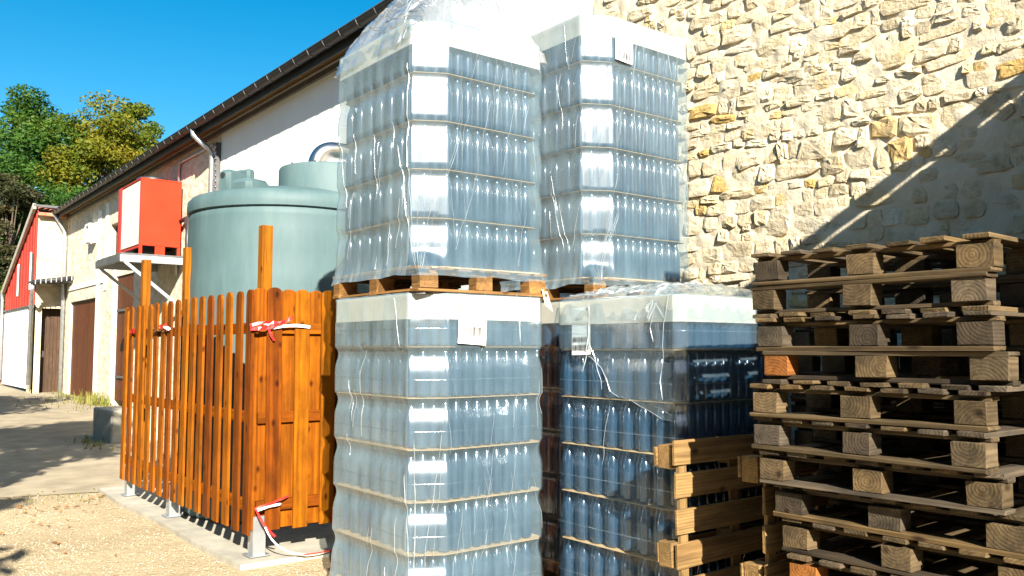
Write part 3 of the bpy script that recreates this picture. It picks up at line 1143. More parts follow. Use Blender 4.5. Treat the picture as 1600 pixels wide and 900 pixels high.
MB().box((AX0 + 0.02, AY0 + 0.42, 1.55), (0.05, 0.84, 2.9), 0.0).build('quoin_pier', 'annex_stone', annex, AO)
MB().box((AX0 - 0.03, (AY0 + AY1) / 2 + 0.2, 2.97), (0.14, AY1 - AY0 - 0.5, 0.05), 0.006).build('drip_board', 'iron', annex, AO)
for (yy, zz, hh) in ((33.2, 3.95, 1.0), (30.85, 4.1, 1.1)):
    w_ = link('window', None, annex, AO)
    MB().box((AX0 - 0.045, yy, zz), (0.02, 0.34, hh), 0).build('pane', 'black', w_)
    MB().box((AX0 - 0.065, yy + 0.13, zz), (0.03, 0.16, hh + 0.1), 0.004).build('shutter', 'white_paint', w_)
dv = Vector((0, AY1 - AY0 + 0.3, zt1 - zt0 - 0.12))
ang = math.atan2(dv.z, dv.y)
MB().box((0, 0, 0), (1.75, dv.length, 0.09), 0.01).build('roof', 'roof', annex, (AX0 + 0.72 - 5.3, (AY0 + AY1) / 2 - 30.3, (zt0 + zt1) / 2 + 0.05 - 0.2), (ang, 0, 0))
MB().box((0, 0, 0), (0.10, dv.length, 0.2), 0.01).build('verge_board', 'concrete', annex, (AX0 - 0.12 - 5.3, (AY0 + AY1) / 2 - 30.3, (zt0 + zt1) / 2 + 0.02 - 0.2), (ang, 0, 0))
for i in range(9):      # tile coping over the end wall
    tl_ = MB()
    pts = []
    for j in range(7):
        an = math.pi * j / 6
        pts.append((0.085 * math.cos(an), 0.05 * math.sin(an)))
    k = 0
    for yy in (-0.28, 0.22):
        for (px, pz) in pts:
            tl_.v.append((px, yy, pz + (0.10 if yy > 0 else 0)))
    for j in range(6):
        tl_.f.append((j, j + 1, j + 8, j + 7))
    tl_.build('roof_tile', 'tile', annex, (AX0 + 0.06 + i * 0.145 - 5.3, AY0 - 0.05 - 30.3, 6.0 - i * 0.022 - 0.2), (0, 0, 0))
MB().box((AX0 + 0.66, AY0 - 0.16, 5.86), (1.36, 0.2, 0.1), 0.01).build('tile_bed', 'tile', annex, AO)
# little canopy over the door with its gutter
MB().box((5.30, 29.95, 3.70), (1.25, 1.3, 0.06), 0.004).build('canopy', 'roof', annex, AO)
gg = MB()
gg.tube([(4.60, 29.35, 3.63), (5.86, 29.25, 3.83)], 0.075, 10)
cg = gg.build('canopy_gutter', 'gutter', annex, AO, smooth=True)
for i in range(9):
    t = (i + 0.5) / 9
    MB().tube([(4.60 + 1.26 * t, 29.27 - 0.1 * t, 3.70 + 0.2 * t), (4.60 + 1.26 * t, 29.27 - 0.1 * t, 3.56 + 0.2 * t)], 0.016, 6).build('gutter_bracket', 'iron_light', cg)
MB().tube([(4.62, 29.4, 3.55), (4.64, 29.6, 3.3), (4.72, 30.2, 3.1), (4.72, 30.25, 0.5)], 0.055, 10).build('downpipe', 'zinc', annex, AO, smooth=True)
MB().tube([(4.68, 36.1, 3.6), (4.70, 36.0, 3.4), (4.72, 36.0, 0.5)], 0.055, 10).build('downpipe', 'zinc', annex, AO, smooth=True)
bb = empty('stone_garden_wall', (4.6, 38, 0.3), label='low brown garden wall at the left edge beyond the annex', cat='wall')
MB().box((-0.6, 0.6, 1.2), (2.6, 0.3, 2.6), 0.02).build('wall', 'door_brown', bb)
MB().box((-0.6, 0.6, 2.56), (2.8, 0.45, 0.1), 0.02).build('coping', 'tile', bb)


# ------------------------------------------------------------------ red cooling unit on its wall shelf
shelf = empty('wall_shelf', (XW, 19.2, 3.5), label='dark steel bracket shelf on the barn wall carrying the red box', cat='shelf')
sf = (-XW, -19.2, -3.5)
MB().box((5.05, 19.35, 3.53), (1.26, 2.05, 0.05), 0.005).build('shelf_plate', 'iron', shelf, sf)
for y in (18.34, 20.36):
    MB().box((5.05, y, 3.44), (1.28, 0.06, 0.14), 0.005).build('side_beam', 'iron_light', shelf, sf)
    MB().tube([(4.50, y, 3.38), (5.66, y, 2.45)], 0.045, 4).build('brace', 'iron_light', shelf, sf)
MB().box((4.43, 19.35, 3.45), (0.06, 2.05, 0.14), 0.005).build('front_beam', 'iron', shelf, sf)
unit = empty('cooling_unit', (5.2, 19.2, 3.56), label='red metal cooling unit with cream side panel on the barn wall shelf', cat='cooling unit')
uo = (-5.2, -19.2, -3.56)
ux0, ux1, uy0, uy1, uz0, uz1 = 4.80, 5.62, 18.45, 20.15, 3.56, 5.14
uc = MB()
uc.box(((ux0 + ux1) / 2, uy0 + 0.02, (uz0 + uz1) / 2 + 0.09), (ux1 - ux0, 0.04, uz1 - uz0 - 0.18), 0.006)
uc.box(((ux0 + ux1) / 2, uy1 - 0.02, (uz0 + uz1) / 2 + 0.09), (ux1 - ux0, 0.04, uz1 - uz0 - 0.18), 0.006)
uc.box((ux1 - 0.02, (uy0 + uy1) / 2, (uz0 + uz1) / 2 + 0.09), (0.035, uy1 - uy0 - 0.09, uz1 - uz0 - 0.19), 0.004)
uc.build('casing', 'red', unit, uo)
for (xx, ww) in ((ux0 + 0.03, 0.06), ((ux0 + ux1) / 2, 0.2), (ux1 - 0.03, 0.06)):
    for yy in (uy0 + 0.02, uy1 - 0.02):
        MB().box((xx, yy, uz0 + 0.09), (ww, 0.04, 0.18), 0.004).build('foot', 'red', unit, uo)
MB().box((ux0 + 0.012, uy0 + 0.03, (uz0 + uz1) / 2), (0.03, 0.055, uz1 - uz0), 0.004).build('corner_post', 'red_dark', unit, uo)
MB().box((ux0 + 0.012, uy1 - 0.10, (uz0 + uz1) / 2), (0.06, 0.22, uz1 - uz0), 0.004).build('corner_post', 'red_dark', unit, uo)
MB().box((ux0 + 0.012, (uy0 + uy1) / 2 - 0.06, uz0 + 0.16), (0.03, uy1 - uy0 - 0.34, 0.05), 0.004).build('bottom_rail', 'red_dark', unit, uo)
MB().box((ux0 + 0.02, (uy0 + uy1) / 2 - 0.07, (uz0 + uz1) / 2 + 0.08), (0.03, uy1 - uy0 - 0.3, uz1 - uz0 - 0.26), 0.004).build('side_panel', 'cream_panel', unit, uo)
MB().box(((ux0 + ux1) / 2, (uy0 + uy1) / 2, uz1 - 0.01), (ux1 - ux0 + 0.01, uy1 - uy0 + 0.01, 0.03), 0.006).build('top_panel', 'red', unit, uo)
MB().box(((ux0 + ux1) / 2, (uy0 + uy1) / 2, uz0 + 0.2), (ux1 - ux0 - 0.1, uy1 - uy0 - 0.1, 0.03), 0.004).build('base_panel', 'black', unit, uo)
fg = MB()
fg.lathe([(0.30, 0.0), (0.33, 0.02), (0.33, 0.10), (0.30, 0.12), (0.05, 0.14), (0.0, 0.14)], 24, ((ux0 + ux1) / 2, (uy0 + uy1) / 2 - 0.2, uz1 + 0.005))
fg.build('fan_cowl', 'black', unit, uo, smooth=True)
hz_ = MB()
for dx in (0.0, 0.1):
    hz_.tube([(5.60, 18.42 - dx, 4.3), (5.66, 18.3 - dx, 4.35), (5.64, 18.05, 4.15), (5.62, 18.0, 3.9 - dx), (5.6, 17.9, 3.2)], 0.045, 8)
hs_ = hz_.build('pipe_loop', 'black', smooth=True)
tag(hs_, 'black insulated hoses looping out beside the red unit', 'hose')

# concrete step on the lane
cs_ = MB().box((0, 0, 0), (0.75, 1.3, 0.56), 0.02, None, 0.008, random.Random(3)).build('concrete_step', 'concrete', None, (4.02, 16.0, 0.30))
tag(cs_, 'grey concrete loading step left of the fence, before the brown door', 'step')


# ------------------------------------------------------------------ water tank and its vent pipe
TC = (3.65, 8.36)
TR = 0.985
tank = empty('water_tank', (TC[0], TC[1], 0.06), label='large blue green plastic water tank standing inside the wooden fence', cat='tank')
body = MB()
prof = [(0.0, 0.0), (TR - 0.02, 0.0), (TR, 0.03)]
for i in range(26):
    z = 0.06 + i * 0.11
    prof.append((TR + 0.004 * math.sin(i * 1.7), z))
prof += [(TR, 2.86), (TR - 0.012, 2.872), (TR - 0.012, 2.882), (TR + 0.018, 2.89), (TR + 0.022, 2.93), (TR + 0.016, 3.0), (TR - 0.02, 3.04),
         (TR - 0.10, 3.065), (0.7, 3.12), (0.45, 3.16), (0.0, 3.17)]
body.lathe(prof, 72)
bo = body.build('body', 'tank', tank)
shade_auto(bo, 50)
# raised manhole collar, offset toward the wall side, with a lid and bolts
cl = MB()
cx, cy = 0.28, -0.30
cl.lathe([(0.50, 3.02), (0.50, 3.36), (0.49, 3.385), (0.44, 3.40), (0.40, 3.405), (0.0, 3.42)], 40, (cx, cy, 0))
co = cl.build('manhole_collar', 'tank', tank)
shade_auto(co, 40)
for i in range(10):
    a = 2 * math.pi * i / 10 + 0.2
    MB().lathe([(0.012, 0), (0.012, 0.01), (0, 0.012)], 6, (cx + 0.45 * math.cos(a), cy + 0.45 * math.sin(a), 3.397)).build('bolt', 'black', co)
# lifting lugs around the crown
for ang_ in (203, 330, 85):
    lg = MB()
    lg.box((0, 0, 0), (0.34, 0.15, 0.26), 0.045)
    lg.box((-0.02, 0.16, -0.06), (0.3, 0.28, 0.2), 0.06)
    lg.box((-0.11, 0, 0.05), (0.10, 0.19, 0.24), 0.04)
    a = R(ang_)
    lo = lg.build('lifting_lug', 'tank', tank, (0.74 * math.cos(a), 0.74 * math.sin(a), 3.13), (0, 0, a))
    shade_auto(lo, 40)
    MB().tube([(0.165, 0, 0.07), (0.1745, 0, 0.07)], 0.03, 12).build('lug_hole', 'black', lo)
MB().lathe([(0.05, 0), (0.05, 0.05), (0.02, 0.07), (0, 0.07)], 14, (-0.35, 0.2, 3.2)).build('vent_cap', 'black', tank, smooth=True)

pp = MB()
pts = [(3.93, 8.36, 3.44)]
for i in range(13):
    a = math.pi * 0.5 * i / 12
    pts.append((3.93 + 0.19 * (1 - math.cos(a)), 8.36 - 0.02 * i / 12, 3.56 + 0.19 * math.sin(a)))
pts += [(4.5, 8.34, 3.755), (5.69, 8.3, 3.76)]
pp.tube(pts, 0.088, 20, False)
vp = pp.build('vent_pipe', 'steel', None, (0, 0, 0), smooth=True)
tag(vp, 'shiny stainless steel elbow pipe from the tank to the white wall', 'pipe')
MB().tube([(3.93, 8.36, 3.41), (3.93, 8.36, 3.46)], 0.105, 20).build('flange', 'steel', vp, smooth=False)

# ------------------------------------------------------------------ slab and picket fence
sl_ = MB()
poly = [(2.40, 6.27), (3.2, 6.25), (5.66, 6.25), (5.66, 10.7), (2.42, 10.7), (2.37, 9.6), (2.41, 8.4), (2.38, 7.2)]
sl_.prism(poly, -0.10, 0.04)
tag(sl_.build('concrete_slab', 'concrete'), 'grey concrete slab under the fence and tank', kind='structure')

fence = empty('picket_fence', (2.5, 6.4, 0.045), label='orange stained wooden picket fence enclosing the green tank', cat='fence')
fo = Vector((2.5, 6.4, 0.045))


def picket_mesh(w, h, t, k):
    """upright board with a rounded top; length along local X (up)"""
    r_ = random.Random(k)
    n = 8
    prof = [(0, -w / 2), (h - w * 0.38, -w / 2)]
    for i in range(1, n):
        a = -math.pi / 2 + math.pi * i / n
        prof.append((h - w * 0.38 + w * 0.38 * math.cos(a), w / 2 * math.sin(a)))
    prof += [(h - w * 0.38, w / 2), (0, w / 2)]
    m_ = MB()
    k0 = len(prof)
    e = 0.003
    front = [(p[0] - (e if p[0] > 0.1 else -e), p[1] * (1 - 2 * e / w)) for p in prof]
    m_.v = [(p[0], p[1], t / 2) for p in front] + [(p[0], p[1], t / 2 - e) for p in prof] + [(p[0], p[1], -t / 2) for p in prof]
    m_.f.append(tuple(range(k0)))
    for L in (0, 1):
        for i in range(k0):
            j = (i + 1) % k0
            m_.f.append((L * k0 + j, L * k0 + i, L * k0 + k0 + i, L * k0 + k0 + j))
    m_.f.append(tuple(2 * k0 + i for i in reversed(range(k0))))
    return m_.me('picket', 'fence')


PK = [picket_mesh(0.12, 1.86, 0.02, k) for k in range(4)]
PKN = [picket_mesh(0.122, 1.86, 0.02, k) for k in range(4)]
PKW = [picket_mesh(0.145, 1.85, 0.02, k) for k in range(2)]


def picket(p, ang, k, back=False):
    """bottom centre p; ang: direction its face looks (rotation about z; 0 faces -X)"""
    Mx = Matrix(((0, 0, -1), (0, -1, 0), (1, 0, 0))) if False else None
    o = link('picket', PKW[k % 2] if back else PK[k % 4], fence)
    # local x -> up, local z -> face normal
    nrm = Vector((math.cos(ang), math.sin(ang), 0))
    up = Vector((0, 0, 1))
    yv = nrm.cross(up)
    m3 = Matrix((up, yv, nrm)).transposed()
    o.matrix_local = Matrix.Translation(Vector(p) - fo) @ (m3 @ Matrix.Rotation(rng.gauss(0, 0.006), 3, 'Z')).to_4x4()
    return o


FX, FY = 2.5, 6.38
LEN = 3.62
zb = 0.215


def rail(p, q, w, t):
    p, q = Vector(p), Vector(q)
    me = board_mesh('rail', (q - p).length, w, t, 'fence', 0)
    o = link('rail', me, fence, (p + q) / 2 - fo, (R(90), 0, math.atan2((q - p).y, (q - p).x)))
    return o


n = int(LEN / 0.22) + 1
for i in range(n):
    yy = FY + 0.055 + i * 0.2235
    picket((FX, yy, zb + rng.uniform(-0.006, 0.006)), math.pi, i).data = PKN[i % 4]
for z in (0.42, 1.09, 1.78):
    rail((FX + 0.012 + 0.0255, FY + 0.06, z), (FX + 0.012 + 0.0255, FY + LEN + 0.1, z), 0.085, 0.048)
    rail((FX + 0.06, FY + 0.028, z), (5.62, FY + 0.028, z), 0.085, 0.032)
xx = FX + 0.075
i = 0
while xx < 5.6:
    front = (i % 2 == 1)
    picket((xx, FY if front else FY + 0.056, zb + 0.02 + rng.uniform(-0.006, 0.006)), -math.pi / 2, i, not front)
    xx += 0.112
    i += 1
for (px_, py_) in [(2.66, 6.56), (2.66, 8.46), (2.66, 9.92)]:
    me = board_mesh('post', 2.40, 0.085, 0.085, 'fence_post', int(py_))
    link('post', me, fence, Vector((px_, py_, 1.40)) - fo, (0, R(-90), 0))
for (px_, py_) in [(2.60, 6.47), (2.575, 8.46), (2.575, 9.95), (4.2, 6.47)]:
    ft = MB()
    ft.box((0, 0, 0.14), (0.10, 0.008, 0.30), 0.001).box((0, 0.095, 0.14), (0.10, 0.008, 0.30), 0.001).box((-0.046, 0.0475, 0.14), (0.006, 0.086, 0.30), 0.001)
    ft.box((0, 0.0475, -0.004), (0.16, 0.16, 0.008), 0.001)
    ft.build('post_shoe', 'zinc', fence, Vector((px_, py_ - 0.05, 0.055)) - fo)


# red and white barrier tape
def ribbon(pts, w, name, m, parent, twist=0.0, normal=(0, -1, 0)):
    mb = MB()
    pts = [Vector(p) for p in pts]
    n_ = len(pts)
    for i, p in enumerate(pts):
        t = (pts[min(i + 1, n_ - 1)] - pts[max(i - 1, 0)]).normalized()
        nn = Vector(normal)
        side = t.cross(nn).normalized()
        nn = side.cross(t).normalized()
        a = twist * math.sin(i * 1.3)
        s = (side * math.cos(a) + nn * math.sin(a)) * w / 2
        mb.v += [tuple(p + s), tuple(p - s)]
    for i in range(n_ - 1):
        mb.f.append((2 * i, 2 * i + 1, 2 * i + 3, 2 * i + 2))
    return mb.build(name, m, parent)


def bez(a, b, c, n_=8):
    a, b, c = Vector(a), Vector(b), Vector(c)
    return [tuple(a * (1 - t) ** 2 + b * 2 * t * (1 - t) + c * t * t) for t in [i / n_ for i in range(n_ + 1)]]


def tape(name_label, segs, origin):
    t = empty('barrier_tape', origin, label=name_label, cat='tape')
    for (pts, w, m, tw) in segs:
        ribbon([Vector(p) - Vector(origin) for p in pts], w, 'tape_strip', m, t, tw)
    return t


yk = FY - 0.022
tape('crumpled red and white tape knotted round the fence corner', [
    (bez((2.47, yk, 1.795), (2.62, yk - 0.05, 1.84), (2.74, yk - 0.01, 1.81)), 0.03, 'tape_red', 0.9),
    (bez((2.47, yk - 0.01, 1.775), (2.58, yk - 0.04, 1.76), (2.70, yk - 0.01, 1.82)), 0.03, 'tape_red', 0.5),
    (bez((2.64, yk - 0.01, 1.81), (2.74, yk - 0.05, 1.82), (2.80, yk - 0.02, 1.87)), 0.025, 'tape_red', 0.5),
    (bez((2.48, yk - 0.015, 1.80), (2.56, yk - 0.03, 1.83), (2.62, yk - 0.012, 1.80)), 0.02, 'tape_white', 0.5),
    (bez((2.60, yk - 0.01, 1.80), (2.62, yk - 0.04, 1.72), (2.66, yk - 0.01, 1.68)), 0.02, 'tape_red', 0.6),
    (bez((2.62, yk - 0.005, 1.775), (2.80, yk - 0.02, 1.82), (2.96, yk + 0.0, 1.79)), 0.024, 'tape_white', 0.3),
    ([(3.10, yk + 0.03, 1.775), (3.3, yk + 0.03, 1.77)], 0.045, 'tape_white', 0.0)], (2.5, yk, 1.8))
tape('white and red tape wound round the far left end of the fence', [
    ([(2.482, 8.65, 1.80), (2.482, 8.9, 1.79)], 0.055, 'tape_white', 0.0),
    (bez((2.482, 8.45, 1.84), (2.44, 8.55, 1.80), (2.482, 8.66, 1.83)), 0.06, 'tape_red', 0.5),
    (bez((2.482, 8.40, 1.80), (2.44, 8.5, 1.86), (2.482, 8.6, 1.78)), 0.03, 'tape_white', 0.5),
    ([(2.482, 9.3, 1.80), (2.482, 9.62, 1.80)], 0.055, 'tape_white', 0.0),
    (bez((2.482, 9.6, 1.82), (2.45, 9.68, 1.8), (2.482, 9.75, 1.78)), 0.05, 'tape_red', 0.5)], (2.48, 9.0, 1.8))
tape('torn end of red and white tape trailing from the fence foot to the ground', [
    (bez((2.53, yk - 0.012, 0.42), (2.66, yk - 0.05, 0.45), (2.80, yk - 0.01, 0.49)), 0.014, 'tape_red', 0.3),
    (bez((2.55, yk - 0.015, 0.405), (2.66, yk - 0.05, 0.44), (2.74, yk - 0.01, 0.43)), 0.018, 'tape_white', 0.4),
    (bez((2.54, yk - 0.012, 0.42), (2.57, yk - 0.06, 0.30), (2.68, yk - 0.05, 0.20)), 0.018, 'tape_red', 0.4),
    (bez((2.60, yk - 0.05, 0.28), (2.66, yk - 0.12, 0.08), (2.88, yk - 0.16, 0.06)), 0.013, 'tape_white', 0.4),
    (bez((2.86, yk - 0.16, 0.06), (2.98, yk - 0.18, 0.056), (3.12, yk - 0.14, 0.056)), 0.010, 'tape_red', 0.2)], (2.6, yk - 0.05, 0.06))


# ------------------------------------------------------------------ pallets
def pallet(loc, Lx, Ly, label, rot=(0, 0, 0), m='pallet', nsl=7, along='X', group=None, seed=0, flip=False, orange=(), perim=False, H=0.144, bottom='b', sw=0.098):
    """deck slats run along `along`; three bearers and three bottom boards run the other way. Origin: centre of the underside."""
    r_ = random.Random(seed)
    p = empty('wooden_pallet', loc, rot, label=label, cat='pallet', group=group)
    if along == 'Y':
        A, B = Ly, Lx
    else:
        A, B = Lx, Ly
    T = 0.018
    bh = H - 3 * T - 0.002

    def put(name, L_, w, t, a, b, z, axis, mm):
        """axis 'a' = length with the slats"""
        zz = (H - z) if flip else z
        me = board_mesh(name, L_, w, t, mm, r_.randrange(4), 0.003, 0.0022)
        flipx = (axis == 'a') == (along == 'X')
        pos = (a, b, zz) if along == 'X' else (b, a, zz)
        link(name, me, p, pos, (r_.gauss(0, 0.006), r_.gauss(0, 0.0025), (0 if flipx else R(90)) + r_.gauss(0, 0.006) + (math.pi if r_.random() < 0.5 else 0)))
    for i in range(nsl):
        b = -B / 2 + 0.05 + (B - 0.10) * i / (nsl - 1)
        put('slat', A - r_.uniform(0, 0.012), sw, T, r_.uniform(-0.008, 0.008), b + r_.uniform(-0.008, 0.008), H - T / 2, 'a', m)
    cols = (-A / 2 + 0.05, 0, A / 2 - 0.05)
    rows = (-B / 2 + 0.07, 0, B / 2 - 0.07)
    for ai, a in enumerate(cols):
        put('bearer', B - 0.006, 0.07 if ai == 1 else 0.062, T, a * 0.935, 0, H - 1.5 * T - 0.0008, 'b', m)
        if bottom == 'b':
            put('bottom_board', B, 0.094, T, a + r_.uniform(-0.004, 0.004), 0, T / 2, 'b', m)
        else:
            put('bottom_board', A, 0.10, T, 0, rows[ai], T / 2, 'a', m)
        for bi, b in enumerate(rows):
            mm = 'pallet_orange' if (ai, bi) in orange else m
            put('block', 0.094 * r_.uniform(0.9, 1), 0.13 * r_.uniform(0.9, 1.05), bh, a + r_.uniform(-0.005, 0.01), b + r_.uniform(-0.008, 0.008), T + bh / 2 + 0.0006, 'a', mm)
    if perim:
        for b in (-B / 2 + 0.05, B / 2 - 0.05):
            put('end_board', A - 0.20, 0.094, T * 0.9, 0, b, T / 2, 'a', m)
    return p


# the tall stack of empty pallets on the right
seq = [0, 0, 0, 0, 0, 0, 0, 0, 0, 0, 1, 0, 1, 0]
dx_ = [0.05, 0.06, 0.04, 0.05, 0.02, 0.05, 0.03, 0.0, -0.01, 0.0, 0.0, 0.0, 0.0, 0.0]
dy_ = [-0.13, -0.12, -0.14, -0.12, -0.13, -0.11, -0.06, -0.03, -0.01, 0.01, -0.05, -0.02, 0.02, 0.01]
ords = ['first', 'second', 'third', 'fourth', 'fifth', 'sixth', 'seventh', 'eighth', 'ninth', 'tenth']
zz = 0.012
for i in range(14):
    lab = 'topmost weathered pallet of the tall stack on the right, dark slats' if i == 13 else (
        'weathered pallet in the tall right stack, %s below the top one' % ords[12 - i] if 13 - i <= 10 else 'weathered pallet in the tall right stack, near its base below the frame')
    if i < 3:
        lab = ['lowest pallet of the tall right stack, on the ground below the frame', 'second lowest pallet of the tall right stack', 'third lowest pallet of the tall right stack, at the bottom edge'][i]
    rz = rng.gauss(0, 0.02)
    pallet((3.25 + 0.5 + dx_[i] + rng.uniform(-0.015, 0.025), 1.875 + dy_[i], zz), 1.0, 1.02, lab, (rng.gauss(0, 0.0025), 0, rz), 'pallet', 7, 'X', 'stack of empty pallets on the right', 100 + i, bool(seq[i]),
           {10: ((0, 2),), 5: (), 4: ((0, 2),), 3: ((0, 2),)}.get(i, ()))
    zz += 0.1455

# a second stack behind it, in the shed's shade
for i in range(12):
    pallet((5.02 + rng.uniform(-0.03, 0.03), 1.40 + rng.uniform(-0.03, 0.03), 0.012 + i * 0.1455), 1.0, 1.05, 'dark pallet in the shaded stack behind the tall one, %s' % (['lowest of all', 'second lowest', 'third lowest', 'fourth up', 'fifth up', 'sixth up', 'just above the middle', 'fifth below its top', 'fourth below its top', 'third below its top', 'just below its top', 'topmost of them'][i]), (0, 0, rng.gauss(0, 0.02)), 'pallet', 7, 'X',
           'shaded stack of pallets behind the tall one', 400 + i)

for i in range(12):  # extra stack added behind the tall one to keep its gaps dark
    pallet((5.02 + rng.uniform(-0.03, 0.03), 2.53 + rng.uniform(-0.02, 0.02), 0.012 + i * 0.1455), 1.0, 1.03, 'added pallet behind the tall stack to darken its gaps, %s' % (
        ['lowest of all', 'second lowest', 'third lowest', 'fourth up', 'fifth up', 'sixth up', 'just above the middle', 'fifth below its top', 'fourth below its top', 'third below its top', 'just below its top', 'topmost of them'][i]),
        (0, 0, rng.gauss(0, 0.012)), 'pallet', 7, 'X', 'added stack darkening the gaps of the tall one', 500 + i)

# two pale pallets standing on edge in front of the dark load
def on_edge(x0, y0, ang_, label, seed, nsl=7):
    # deck faces -Y; slats horizontal along X; bottom edge on the ground
    p = pallet((x0, y0, 0.575), 1.0, 1.12, label, (R(90 - ang_), 0, 0), 'pallet_fresh', nsl, 'X', 'pallets standing on edge', seed, bottom='a', sw=0.125)
    return p


on_edge(3.36 + 0.5, 3.075, 1.0, 'pale pallet standing on edge against the dark bottle load', 300)
on_edge(3.35 + 0.5, 2.545, 0.6, 'pale pallet standing on edge between the tall pallet stack and the bottles', 301)


# ------------------------------------------------------------------ wrapped pallets of bottles
def bottle_mesh(pitch):
    h = pitch - 0.006
    k = h / 0.29
    prof = [(0.004, 0.002), (0.030, 0.0), (0.0355, 0.006), (0.0368, 0.014), (0.0368, 0.160 * k), (0.0362, 0.180 * k), (0.0345, 0.200 * k), (0.0312, 0.220 * k),
            (0.0265, 0.238 * k), (0.0215, 0.252 * k), (0.0178, 0.263 * k), (0.0165, 0.272 * k), (0.0172, 0.276 * k), (0.0172, 0.286 * k), (0.0150, 0.29 * k), (0.003, 0.29 * k)]
    m_ = MB()
    m_.lathe(prof, 16)
    return m_.me('bottle', 'bottle', True)


_bm = {}


